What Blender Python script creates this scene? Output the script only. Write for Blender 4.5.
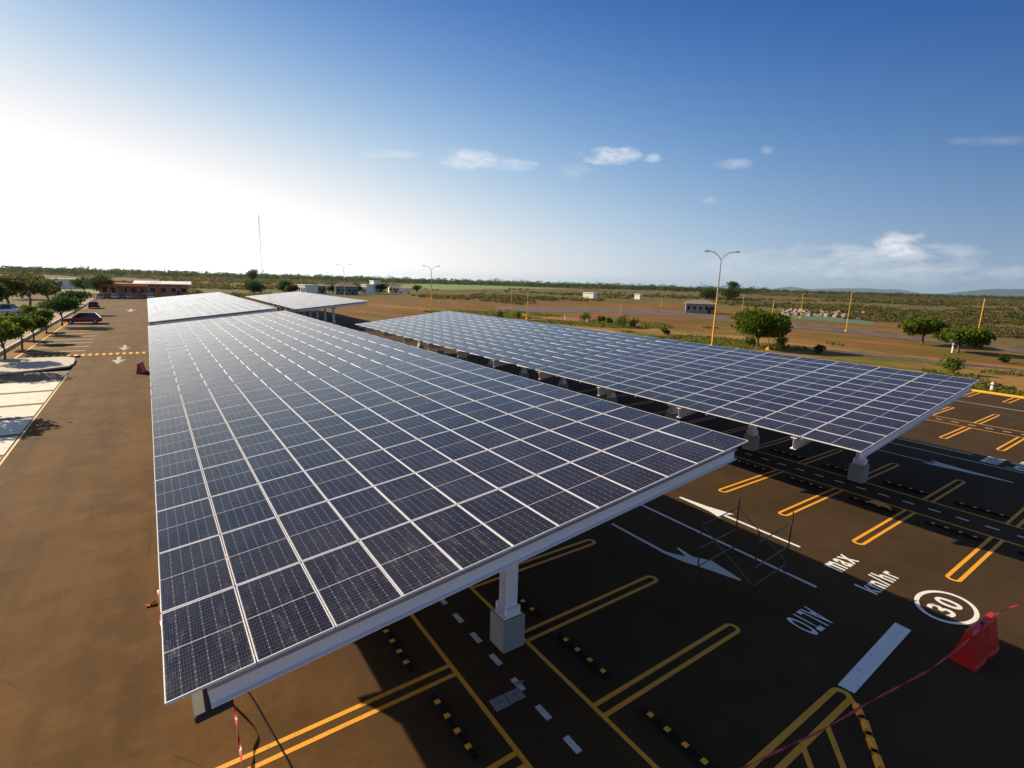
import bpy, math, random
import numpy as np
from mathutils import Vector, Matrix
random.seed(7); rng = np.random.default_rng(11)
for o in list(bpy.data.objects): bpy.data.objects.remove(o)
S = bpy.context.scene; COL = S.collection

# ------------------------------------------------------------------ camera
F, PIT, YAW, ROLL, CAMZ = 513.65, 0.1959, 0.6148, 0.0293, 8.5
cy, sy, cp, sp = math.cos(YAW), math.sin(YAW), math.cos(PIT), math.sin(PIT)
FW = Vector((sy*cp, cy*cp, -sp)); RT0 = Vector((cy, -sy, 0)); UP0 = RT0.cross(FW)
RT = RT0*math.cos(ROLL) + UP0*math.sin(ROLL); UP = UP0*math.cos(ROLL) - RT0*math.sin(ROLL)
cd = bpy.data.cameras.new('camera'); cam = bpy.data.objects.new('camera', cd); COL.objects.link(cam)
cd.sensor_width = 36; cd.lens = F/1024*36; cd.clip_start = 0.1; cd.clip_end = 60000
m = Matrix((RT, UP, -FW)).transposed().to_4x4(); m.translation = Vector((0, 0, CAMZ)); cam.matrix_world = m
S.camera = cam

# ------------------------------------------------------------------ sun, sky, exposure
SUN_EL, SUN_AZ = 26.0, -30.5            # azimuth from +Y towards +X, degrees
sun_dir = Vector((math.sin(math.radians(SUN_AZ))*math.cos(math.radians(SUN_EL)),
                  math.cos(math.radians(SUN_AZ))*math.cos(math.radians(SUN_EL)), math.sin(math.radians(SUN_EL))))
sl = bpy.data.lights.new('sun', 'SUN'); sl.energy = 5.0; sl.angle = math.radians(0.5); sl.color = (1.0, 0.83, 0.58)
so = bpy.data.objects.new('sun', sl); COL.objects.link(so); so.rotation_euler = sun_dir.to_track_quat('Z', 'Y').to_euler()
SKY_STRENGTH = 0.07
S.view_settings.view_transform = 'Standard'; S.view_settings.look = 'None'
S.view_settings.gamma = 1.0; S.view_settings.use_curve_mapping = False
S.view_settings.exposure = 0.74

def pix_dir(x, y): return (FW + RT*((x-512)/F) - UP*((y-384)/F)).normalized()
def G(x, y, z=0.0):
    d = FW + RT*((x-512)/F) - UP*((y-384)/F); s = (z-CAMZ)/d.z
    return Vector((d.x*s, d.y*s, z))

W = bpy.data.worlds.new('World'); S.world = W; W.use_nodes = True
def build_world():
    nt = W.node_tree; N = nt.nodes; L = nt.links; N.clear()
    out = N.new('ShaderNodeOutputWorld'); bg = N.new('ShaderNodeBackground'); L.new(bg.outputs[0], out.inputs[0])
    sky = N.new('ShaderNodeTexSky'); sky.sky_type = 'NISHITA'; sky.sun_disc = False
    sky.sun_elevation = math.radians(SUN_EL); sky.sun_rotation = math.radians(SUN_AZ)
    sky.altitude = 0; sky.air_density = 1.0; sky.dust_density = 1.0; sky.ozone_density = 2.0
    bg.inputs[1].default_value = SKY_STRENGTH
    tc = N.new('ShaderNodeTexCoord')
    def math_(op, a, b=None, c=None, clamp=False):
        n = N.new('ShaderNodeMath'); n.operation = op; n.use_clamp = clamp
        for i, v in enumerate((a, b, c)):
            if v is None: continue
            if isinstance(v, (int, float)): n.inputs[i].default_value = v
            else: L.new(v, n.inputs[i])
        return n.outputs[0]
    def dot(v):
        n = N.new('ShaderNodeVectorMath'); n.operation = 'DOT_PRODUCT'; L.new(tc.outputs['Generated'], n.inputs[0])
        n.inputs[1].default_value = tuple(v); return n.outputs['Value']
    nz = N.new('ShaderNodeTexNoise'); nz.inputs['Scale'].default_value = 26; nz.inputs['Detail'].default_value = 7
    nz.inputs['Roughness'].default_value = 0.62
    mp = N.new('ShaderNodeMapping'); mp.inputs['Scale'].default_value = (1, 1, 2.6); L.new(tc.outputs['Generated'], mp.inputs[0]); L.new(mp.outputs[0], nz.inputs['Vector'])
    noise = math_('SUBTRACT', nz.outputs[0], 0.5)
    total = None
    # px, py, half-width px, half-height px, strength
    for (px, py, w, h, k) in [(470, 160, 40, 10, .55), (516, 165, 30, 7, .5), (388, 154, 34, 5, .28), (610, 156, 32, 9, .65), (654, 158, 10, 5, .5), (575, 170, 20, 8, .15),
                              (735, 163, 20, 6, .26), (768, 150, 9, 5, .28), (896, 246, 24, 15, .85), (872, 254, 40, 12, .5), (905, 256, 30, 14, .45), (860, 268, 100, 17, .36), (770, 264, 80, 20, .24), (955, 250, 34, 7, .3),
                              (985, 141, 40, 5, .12), (708, 200, 8, 4, .18), (1005, 271, 26, 7, .3)]:
        c = pix_dir(px, py); r = RT0.copy(); r = (r - c*r.dot(c)).normalized(); u = r.cross(c)
        z = 1.0/(pix_dir(px, py).dot(FW))
        sw, sh = w/F/z, h/F/z
        a = math_('DIVIDE', dot(r), sw); b = math_('DIVIDE', dot(u), sh)
        q = math_('ADD', math_('MULTIPLY', a, a), math_('MULTIPLY', b, b))
        e = math_('SUBTRACT', 1.0, q)
        e = math_('ADD', e, math_('MULTIPLY', noise, 4.2))
        e = math_('MULTIPLY', e, 0.7, clamp=True)
        e = math_('MULTIPLY', e, math_('SUBTRACT', 1.0, math_('MULTIPLY', q, 0.2), clamp=True))
        e = math_('MULTIPLY', e, math_('GREATER_THAN', dot(c), 0.5))
        e = math_('MULTIPLY', e, k)
        total = e if total is None else math_('MAXIMUM', total, e)
    # grade the clear-sky model: deep blue overhead and away from the sun, whitish humid air low down and towards it
    sx = N.new('ShaderNodeSeparateXYZ'); L.new(tc.outputs['Generated'], sx.inputs[0])
    el = math_('MINIMUM', math_('MAXIMUM', sx.outputs[2], 0.0), 0.62)
    near0 = math_('MULTIPLY', math_('ADD', dot(sun_dir), 1.0), 0.5)                     # 1 towards the sun
    near = math_('MAXIMUM', near0, 0.38); near2 = math_('MULTIPLY', near, near); el2 = math_('MULTIPLY', el, el)
    sc = N.new('ShaderNodeSeparateColor'); L.new(sky.outputs[0], sc.inputs[0]); cc = N.new('ShaderNodeCombineColor')
    low = math_('POWER', math_('SUBTRACT', 1.0, math_('MAXIMUM', sx.outputs[2], 0.0)), 9.0)
    halo = math_('ADD', math_('MULTIPLY', math_('POWER', near0, 90.0), 10.0), math_('MULTIPLY', math_('MULTIPLY', math_('POWER', near0, 14.0), math_('POWER', low, 2.2)), 85.0))
    def ramp(x, a, b_): return math_('MULTIPLY', math_('SUBTRACT', x, a), 1.0/(b_-a), clamp=True)
    plain = math_('MAXIMUM', ramp(sx.outputs[2], .52, .78), ramp(near0, .36, .22))           # the upper sky and the side away from the sun stay ungraded
    for i, (k0, k1, k2, k3, k4) in enumerate(SKY_GRADE):
        e = math_('MULTIPLY_ADD', near, k1, k0); e = math_('MULTIPLY_ADD', el, k2, e); e = math_('MULTIPLY_ADD', near2, k3, e); e = math_('MULTIPLY_ADD', el2, k4, e)
        v = math_('MULTIPLY', math_('EXPONENT', e), math_('POWER', sc.outputs[i], 0.15))
        v = math_('DIVIDE', v, math_('POWER', math_('ADD', 1.0, math_('POWER', math_('DIVIDE', v, SHOULDER), 5.0)), 0.2))      # soft shoulder
        v = math_('ADD', v, math_('MULTIPLY', low, (1.1, .7, .4)[i]))
        v = math_('ADD', math_('MULTIPLY', v, math_('SUBTRACT', 1.0, plain)), math_('MULTIPLY', sc.outputs[i], plain))
        L.new(math_('ADD', v, halo), cc.inputs[i])
    mix = N.new('ShaderNodeMix'); mix.data_type = 'RGBA'; L.new(total, mix.inputs[0])
    L.new(cc.outputs[0], mix.inputs[6]); mix.inputs[7].default_value = CLOUD
    L.new(mix.outputs[2], bg.inputs[0])
SHOULDER = 8.5
SKY_GRADE = ((-1.05, 4.306, -3.883, -0.189, -5.9), (-0.20, 3.323, -2.088, -0.6, -4.2), (0.404, 2.872, -0.857, -1.155, -1.75))
CLOUD = (8.6, 8.4, 8.5, 1)
build_world()

# ------------------------------------------------------------------ materials
MATS = {}
def mat(name, base, rough=0.6, metal=0.0, var=0.0, scale=3.0, base2=None, bump=0.0, bscale=40.0, detail=6.0, coat=0.0, stretch=None, fac=(0.35, 0.65), spec=0.5, trans=0.0):
    if name in MATS: return MATS[name]
    M = bpy.data.materials.new(name); M.use_nodes = True; nt = M.node_tree; N = nt.nodes; L = nt.links
    b = N['Principled BSDF']; b.inputs['Base Color'].default_value = (*base, 1); b.inputs['Roughness'].default_value = rough
    b.inputs['Metallic'].default_value = metal; b.inputs['Coat Weight'].default_value = coat; b.inputs['Specular IOR Level'].default_value = spec
    tc = N.new('ShaderNodeTexCoord'); gp = N.new('ShaderNodeNewGeometry')
    if var > 0 or base2:
        nz = N.new('ShaderNodeTexNoise'); nz.inputs['Scale'].default_value = scale; nz.inputs['Detail'].default_value = detail; nz.inputs['Roughness'].default_value = 0.65
        src = gp.outputs['Position']
        if stretch:
            mp = N.new('ShaderNodeMapping'); mp.inputs['Scale'].default_value = stretch; L.new(src, mp.inputs[0]); src = mp.outputs[0]
        L.new(src, nz.inputs['Vector'])
        mr = N.new('ShaderNodeMapRange'); mr.inputs[1].default_value = fac[0]; mr.inputs[2].default_value = fac[1]; L.new(nz.outputs[0], mr.inputs[0])
        mx = N.new('ShaderNodeMix'); mx.data_type = 'RGBA'; L.new(mr.outputs[0], mx.inputs[0])
        b2 = base2 or base
        mx.inputs[6].default_value = (*[c*(1-var) for c in base], 1); mx.inputs[7].default_value = (*[c*(1+var) for c in b2], 1)
        L.new(mx.outputs[2], b.inputs['Base Color'])
    if bump > 0:
        n2 = N.new('ShaderNodeTexNoise'); n2.inputs['Scale'].default_value = bscale; n2.inputs['Detail'].default_value = 4; L.new(gp.outputs['Position'], n2.inputs['Vector'])
        bp = N.new('ShaderNodeBump'); bp.inputs['Strength'].default_value = bump; bp.inputs['Distance'].default_value = 0.02; L.new(n2.outputs[0], bp.inputs['Height']); L.new(bp.outputs[0], b.inputs['Normal'])
    MATS[name] = M; return M

def soil_mat(name, c1, c2, c3, grass):
    M = bpy.data.materials.new(name); M.use_nodes = True; nt = M.node_tree; N = nt.nodes; L = nt.links
    b = N['Principled BSDF']; b.inputs['Roughness'].default_value = .95; b.inputs['Specular IOR Level'].default_value = .08
    gp = N.new('ShaderNodeNewGeometry')
    def noise(sc, det, st=(1, 1, 1), ro=.65):
        n = N.new('ShaderNodeTexNoise'); n.inputs['Scale'].default_value = sc; n.inputs['Detail'].default_value = det; n.inputs['Roughness'].default_value = ro
        mp = N.new('ShaderNodeMapping'); mp.inputs['Scale'].default_value = st; L.new(gp.outputs['Position'], mp.inputs[0]); L.new(mp.outputs[0], n.inputs['Vector']); return n.outputs[0]
    def mixc(f, lo, hi, a, c):
        mr = N.new('ShaderNodeMapRange'); mr.inputs[1].default_value = lo; mr.inputs[2].default_value = hi; L.new(f, mr.inputs[0])
        mx = N.new('ShaderNodeMix'); mx.data_type = 'RGBA'; L.new(mr.outputs[0], mx.inputs[0])
        for i, q in ((6, a), (7, c)):
            if isinstance(q, tuple): mx.inputs[i].default_value = (*q, 1)
            else: L.new(q, mx.inputs[i])
        return mx.outputs[2]
    c = mixc(noise(.10, 8, (1, .3, 1)), .38, .62, c1, c2)
    c = mixc(noise(.5, 8, (1.4, .07, 1)), .52, .66, c, c3)       # wheel tracks along the field
    c = mixc(noise(.7, 9, (1, .6, 1), .75), .60, .70, c, tuple(q*.5 for q in c1))
    c = mixc(noise(.13, 9, (1, .45, 1), .75), .49, .59, c, grass)
    L.new(c, b.inputs['Base Color'])
    bp = N.new('ShaderNodeBump'); bp.inputs['Strength'].default_value = .6; bp.inputs['Distance'].default_value = .08; L.new(noise(1.6, 6), bp.inputs['Height']); L.new(bp.outputs[0], b.inputs['Normal'])
    MATS[name] = M; return M

def leaf_mat(name, c1, c2):
    if name in MATS: return MATS[name]
    M = mat(name, c1, rough=0.75, var=0.25, scale=2.2, base2=c2, spec=0.08)
    nt = M.node_tree; N = nt.nodes; L = nt.links; b = N['Principled BSDF']
    tr = N.new('ShaderNodeBsdfTranslucent'); mx = N.new('ShaderNodeMixShader'); mx.inputs[0].default_value = 0.5
    src = b.inputs['Base Color'].links[0].from_socket; L.new(src, tr.inputs[0])
    L.new(b.outputs[0], mx.inputs[1]); L.new(tr.outputs[0], mx.inputs[2]); L.new(mx.outputs[0], N['Material Output'].inputs[0])
    return M

def paint_mat(name, col, wear=0.35):
    """road paint worn through to the asphalt below"""
    M = bpy.data.materials.new(name); M.use_nodes = True; nt = M.node_tree; N = nt.nodes; L = nt.links
    b = N['Principled BSDF']; b.inputs['Roughness'].default_value = 0.65
    gp = N.new('ShaderNodeNewGeometry')
    n1 = N.new('ShaderNodeTexNoise'); n1.inputs['Scale'].default_value = 9; n1.inputs['Detail'].default_value = 9; n1.inputs['Roughness'].default_value = 0.75; L.new(gp.outputs['Position'], n1.inputs['Vector'])
    n2 = N.new('ShaderNodeTexNoise'); n2.inputs['Scale'].default_value = 0.8; n2.inputs['Detail'].default_value = 3; L.new(gp.outputs['Position'], n2.inputs['Vector'])
    mr = N.new('ShaderNodeMapRange'); mr.inputs[1].default_value = 0.54; mr.inputs[2].default_value = 0.68; L.new(n1.outputs[0], mr.inputs[0])
    mm = N.new('ShaderNodeMath'); mm.operation = 'MULTIPLY'; L.new(mr.outputs[0], mm.inputs[0]); L.new(n2.outputs[0], mm.inputs[1])
    mm2 = N.new('ShaderNodeMath'); mm2.operation = 'MULTIPLY_ADD'; L.new(n2.outputs[0], mm2.inputs[0]); mm2.inputs[1].default_value = wear*.6; L.new(mm.outputs[0], mm2.inputs[2])
    mx = N.new('ShaderNodeMix'); mx.data_type = 'RGBA'; L.new(mm2.outputs[0], mx.inputs[0])
    mx.inputs[6].default_value = (*col, 1); mx.inputs[7].default_value = (0.06, 0.036, 0.02, 1); L.new(mx.outputs[2], b.inputs['Base Color'])
    MATS[name] = M; return M

def asphalt_mat():
    M = bpy.data.materials.new('dusty_asphalt'); M.use_nodes = True; nt = M.node_tree; N = nt.nodes; L = nt.links
    b = N['Principled BSDF']; b.inputs['Roughness'].default_value = 0.9; b.inputs['Specular IOR Level'].default_value = 0.12
    gp = N.new('ShaderNodeNewGeometry')
    def noise(sc, det, stretch=None, rough=.6):
        n = N.new('ShaderNodeTexNoise'); n.inputs['Scale'].default_value = sc; n.inputs['Detail'].default_value = det; n.inputs['Roughness'].default_value = rough
        if stretch:
            mp = N.new('ShaderNodeMapping'); mp.inputs['Scale'].default_value = stretch; L.new(gp.outputs['Position'], mp.inputs[0]); L.new(mp.outputs[0], n.inputs['Vector'])
        else: L.new(gp.outputs['Position'], n.inputs['Vector'])
        return n.outputs[0]
    def mixc(fac, a, bcol):
        mx = N.new('ShaderNodeMix'); mx.data_type = 'RGBA'; L.new(fac, mx.inputs[0])
        for i, c in ((6, a), (7, bcol)):
            if isinstance(c, tuple): mx.inputs[i].default_value = (*c, 1)
            else: L.new(c, mx.inputs[i])
        return mx.outputs[2]
    def rng_(v, a, b_, c=0., d=1.):
        mr = N.new('ShaderNodeMapRange'); mr.inputs[1].default_value = a; mr.inputs[2].default_value = b_; mr.inputs[3].default_value = c; mr.inputs[4].default_value = d; L.new(v, mr.inputs[0]); return mr.outputs[0]
    c = mixc(rng_(noise(.22, 5), .35, .68), ASPH_A, ASPH_B)
    c = mixc(rng_(noise(1.0, 6, (.9, .05, 1)), .42, .66, 0, .75), c, ASPH_C)      # tyre-swept streaks along the lanes
    c = mixc(rng_(noise(.7, 9, None, .78), .48, .72, 0, .5), c, ASPH_D)          # dust smears
    c = mixc(rng_(noise(.30, 9, None, .78), .52, .66, 0, .5), c, ASPH_E)                   # damp / oil stains
    # tyre-polished wheel paths and a paving seam along the left road; older dust there than in the new bays
    sx = N.new('ShaderNodeSeparateXYZ'); L.new(gp.outputs['Position'], sx.inputs[0])
    wob = N.new('ShaderNodeMath'); wob.operation = 'MULTIPLY_ADD'; L.new(noise(.3, 5), wob.inputs[0]); wob.inputs[1].default_value = 3.0; L.new(sx.outputs[0], wob.inputs[2])
    c = mixc(rng_(wob.outputs[0], 2.6, 6.0), c, mixc(rng_(noise(.35, 7, None, .7), .38, .66), BAY_A, BAY_B))
    vo = N.new('ShaderNodeTexVoronoi'); vo.feature = 'DISTANCE_TO_EDGE'; vo.inputs['Scale'].default_value = .11
    nw = N.new('ShaderNodeTexNoise'); nw.inputs['Scale'].default_value = .9; nw.inputs['Detail'].default_value = 6; L.new(gp.outputs['Position'], nw.inputs['Vector'])
    mv = N.new('ShaderNodeMix'); mv.data_type = 'VECTOR'; mv.inputs[0].default_value = .10; L.new(gp.outputs['Position'], mv.inputs[4]); L.new(nw.outputs[1], mv.inputs[5]); L.new(mv.outputs[1], vo.inputs['Vector'])
    crack = N.new('ShaderNodeMath'); crack.operation = 'MULTIPLY'; L.new(rng_(vo.outputs[0], .0, .0022, 1, 0), crack.inputs[0]); L.new(rng_(noise(.2, 3), .5, .6, 0, .75), crack.inputs[1])
    c = mixc(crack.outputs[0], c, (.018, .012, .008))
    sp2 = rng_(noise(14, 4, None, .8), .66, .74, 0, .5); c = mixc(sp2, c, (.21, .12, .055))
    sp3 = rng_(noise(5.5, 6, None, .8), .66, .72, 0, .55); c = mixc(sp3, c, (.030, .021, .014))
    g = rng_(noise(75, 4, None, .8), .3, .7, .55, 1.45)
    mu = N.new('ShaderNodeMix'); mu.data_type = 'RGBA'; mu.blend_type = 'MULTIPLY'; mu.inputs[0].default_value = 1; L.new(c, mu.inputs[6]); L.new(g, mu.inputs[7])
    L.new(mu.outputs[2], b.inputs['Base Color'])
    bp = N.new('ShaderNodeBump'); bp.inputs['Strength'].default_value = .35; bp.inputs['Distance'].default_value = .01; L.new(noise(90, 3), bp.inputs['Height']); L.new(bp.outputs[0], b.inputs['Normal'])
    return M
BAY_A, BAY_B = (.046, .0275, .0125), (.066, .0385, .0170)
ASPH_A, ASPH_B, ASPH_C, ASPH_D, ASPH_E = (.104, .053, .0165), (.150, .077, .0235), (.072, .039, .0140), (.205, .112, .040), (.044, .026, .0120)

def module_mat():
    """glass-covered half-cut solar module; UV in metres"""
    M = bpy.data.materials.new('solar_module_glass'); M.use_nodes = True; nt = M.node_tree; N = nt.nodes; L = nt.links
    b = N['Principled BSDF']
    uv = N.new('ShaderNodeUVMap'); uv.uv_map = 'UVMap'
    sp_ = N.new('ShaderNodeSeparateXYZ'); L.new(uv.outputs[0], sp_.inputs[0]); u, v = sp_.outputs[0], sp_.outputs[1]
    def m_(op, a, b_=None, c=None):
        n = N.new('ShaderNodeMath'); n.operation = op
        for i, x in enumerate((a, b_, c)):
            if x is None: continue
            if isinstance(x, (int, float)): n.inputs[i].default_value = x
            else: L.new(x, n.inputs[i])
        return n.outputs[0]
    P = .1611; HP = .0806
    cu = m_('DIVIDE', m_('SUBTRACT', u, .0167), P); fu = m_('FRACT', cu)
    du = m_('MULTIPLY', m_('MINIMUM', fu, m_('SUBTRACT', 1.0, fu)), P)
    vm = m_('SUBTRACT', m_('ABSOLUTE', m_('SUBTRACT', v, .995)), .010)
    cv = m_('DIVIDE', vm, HP); fv = m_('FRACT', cv)
    dv = m_('MULTIPLY', m_('MINIMUM', fv, m_('SUBTRACT', 1.0, fv)), HP)
    f2 = m_('FRACT', m_('DIVIDE', cv, 2.0)); d2 = m_('MULTIPLY', m_('MINIMUM', f2, m_('SUBTRACT', 1.0, f2)), 2*HP)
    gap = m_('MAXIMUM', m_('LESS_THAN', du, .0011), m_('LESS_THAN', dv, .0006))
    gap = m_('MAXIMUM', gap, m_('LESS_THAN', m_('ADD', du, d2), .0105))
    gap = m_('MAXIMUM', gap, m_('LESS_THAN', vm, 0.0))
    gap = m_('MAXIMUM', gap, m_('GREATER_THAN', cv, 12.0))
    gap = m_('MAXIMUM', gap, m_('LESS_THAN', cu, 0.0)); gap = m_('MAXIMUM', gap, m_('GREATER_THAN', cu, 6.0))
    fb = m_('FRACT', m_('MULTIPLY', fu, 5.0)); bus = m_('LESS_THAN', m_('ABSOLUTE', m_('SUBTRACT', fb, .5)), .028)
    gp = N.new('ShaderNodeNewGeometry')
    def noise(sc, det, stretch=None, ro=.6):
        n = N.new('ShaderNodeTexNoise'); n.inputs['Scale'].default_value = sc; n.inputs['Detail'].default_value = det; n.inputs['Roughness'].default_value = ro
        mp = N.new('ShaderNodeMapping'); mp.inputs['Scale'].default_value = stretch or (1, 1, 1); L.new(gp.outputs['Position'], mp.inputs[0]); L.new(mp.outputs[0], n.inputs['Vector']); return n.outputs[0]
    def rr(x, a, b_, c, d):
        n = N.new('ShaderNodeMapRange'); L.new(x, n.inputs[0])
        for i, q in enumerate((a, b_, c, d)): n.inputs[i+1].default_value = q
        return n.outputs[0]
    def mixc(fac, a, c):
        mx = N.new('ShaderNodeMix'); mx.data_type = 'RGBA'
        if isinstance(fac, (int, float)): mx.inputs[0].default_value = fac
        else: L.new(fac, mx.inputs[0])
        for i, q in ((6, a), (7, c)):
            if isinstance(q, tuple): mx.inputs[i].default_value = (*q, 1)
            else: L.new(q, mx.inputs[i])
        return mx.outputs[2]
    L.new(m_('MULTIPLY', m_('MULTIPLY', bus, m_('SUBTRACT', 1.0, gap)), .6), b.inputs['Metallic'])
    cell = mixc(rr(noise(.7, 2), .3, .7, 0, 1), (.006, .007, .013), (.010, .010, .017))
    # each module slightly different in tone
    oi = N.new('ShaderNodeUVMap'); oi.uv_map = 'Tone'
    st = N.new('ShaderNodeSeparateXYZ'); L.new(oi.outputs[0], st.inputs[0])
    cell = mixc(st.outputs[0], cell, (.015, .014, .022))
    c = mixc(m_('MULTIPLY', bus, .7), cell, (.42, .42, .44))
    c = mixc(gap, c, (.36, .36, .39))
    dust = m_('MULTIPLY', rr(noise(.9, 7, (1, .55, 1), .7), .42, .75, .010, .075), 1.0)
    smear = m_('MULTIPLY', rr(noise(2.2, 9, (2.6, .7, 1), .8), .53, .70, 0, .22), rr(noise(.22, 3), .48, .62, .05, 1))
    c = mixc(m_('ADD', dust, smear), c, (.34, .32, .31))
    L.new(c, b.inputs['Base Color'])
    L.new(m_('ADD', rr(noise(1.1, 6), .3, .75, .07, .20), m_('MULTIPLY', smear, 1.2)), b.inputs['Roughness'])
    b.inputs['IOR'].default_value = 1.5; b.inputs['Specular IOR Level'].default_value = 0.20
    return M

M_MOD = module_mat()
M_ALU = mat('anodised_aluminium', (.70, .70, .74), .6, .1, var=.06, scale=4)
M_STEEL = mat('painted_white_steel', (.80, .77, .82), .5, 0, var=.05, scale=1.5, base2=(.74, .72, .77))
M_GALV = mat('galvanised_steel', (.42, .42, .45), .45, .5, var=.12, scale=6)
M_GALVD = mat('weathered_galvanised_steel', (.24, .24, .26), .6, .3, var=.15, scale=6)
M_DARK = mat('dark_steel', (.03, .03, .035), .6, .2, var=.2, scale=5)
M_CONC = mat('cast_concrete', (.33, .32, .30), .9, 0, var=.15, scale=5, base2=(.22, .215, .20), bump=.5, bscale=30)
M_PAVER = mat('grey_precast_concrete', (.22, .215, .21), .9, var=.12, scale=9, bump=.4)
M_ASPH = asphalt_mat()
M_YEL = paint_mat('yellow_road_paint', (.86, .37, .012), .26)
M_WHT = paint_mat('white_road_paint', (.82, .80, .76), .22)
M_WORN = paint_mat('worn_white_road_paint', (.60, .60, .58), .35)
M_FAINT = paint_mat('faded_white_road_paint', (.50, .43, .34), .8)
M_PALEY = paint_mat('faded_yellow_paint', (.66, .46, .16), .3)
M_RUB = mat('black_rubber', (.008, .008, .008), .85, var=.2, scale=9, spec=.15)
M_REFL = mat('orange_reflective_tape', (.92, .36, .02), .4, var=.15, scale=14)
M_RED = mat('red_polyethylene', (.55, .018, .015), .38, var=.15, scale=4)
M_TAPE = mat('red_barricade_tape', (.45, .02, .035), .45, var=.1, scale=12)
M_WSTK = mat('white_sticker', (.75, .75, .75), .5)
M_YPOST = mat('yellow_post_paint', (.74, .37, .03), .5, var=.12, scale=4)
M_RUST = mat('rusty_tube', (.13, .105, .085), .7, .3, var=.3, scale=6)
M_GREYP = mat('grey_pole_paint', (.33, .30, .27), .5, .2, var=.1, scale=3)
M_MAST = mat('dull_mast_steel', (.16, .13, .13), .6, .2, var=.1)
M_LAMP = mat('lamp_housing', (.55, .56, .58), .4, .3, var=.05)
M_BARK = mat('bark', (.10, .075, .05), .9, var=.3, scale=8, bump=.6)
M_SOIL = soil_mat('reddish_soil', (.150, .062, .018), (.230, .108, .034), (.29, .155, .058), (.105, .100, .018))
M_PATH = soil_mat('pale_dusty_path', (.22, .115, .036), (.30, .165, .058), (.34, .20, .08), (.10, .105, .016))
M_TRACK = mat('old_dark_asphalt', (.062, .040, .030), .9, var=.3, scale=.25, base2=(.125, .075, .045), detail=10)
M_LEAF1 = leaf_mat('fresh_green_leaves', (.085, .135, .010), (.15, .195, .015))
M_LEAF2 = leaf_mat('dark_green_leaves', (.025, .055, .014), (.05, .09, .02))
M_LEAF3 = leaf_mat('olive_scrub_leaves', (.080, .078, .018), (.135, .120, .032))
M_LEAF4 = leaf_mat('dry_scrub_leaves', (.12, .095, .04), (.17, .13, .055))
M_GRASS = leaf_mat('verge_grass_blades', (.12, .15, .018), (.20, .21, .035))
M_SLAB = mat('pale_concrete_slab', (.62, .56, .46), .85, var=.08, scale=1.5, base2=(.72, .66, .55), bump=.3)
M_KERB = mat('pale_kerb_concrete', (.50, .44, .35), .9, var=.12, scale=4, bump=.4)
M_GLASS = mat('dark_window_glass', (.02, .025, .03), .08, 0, var=.1)

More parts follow.
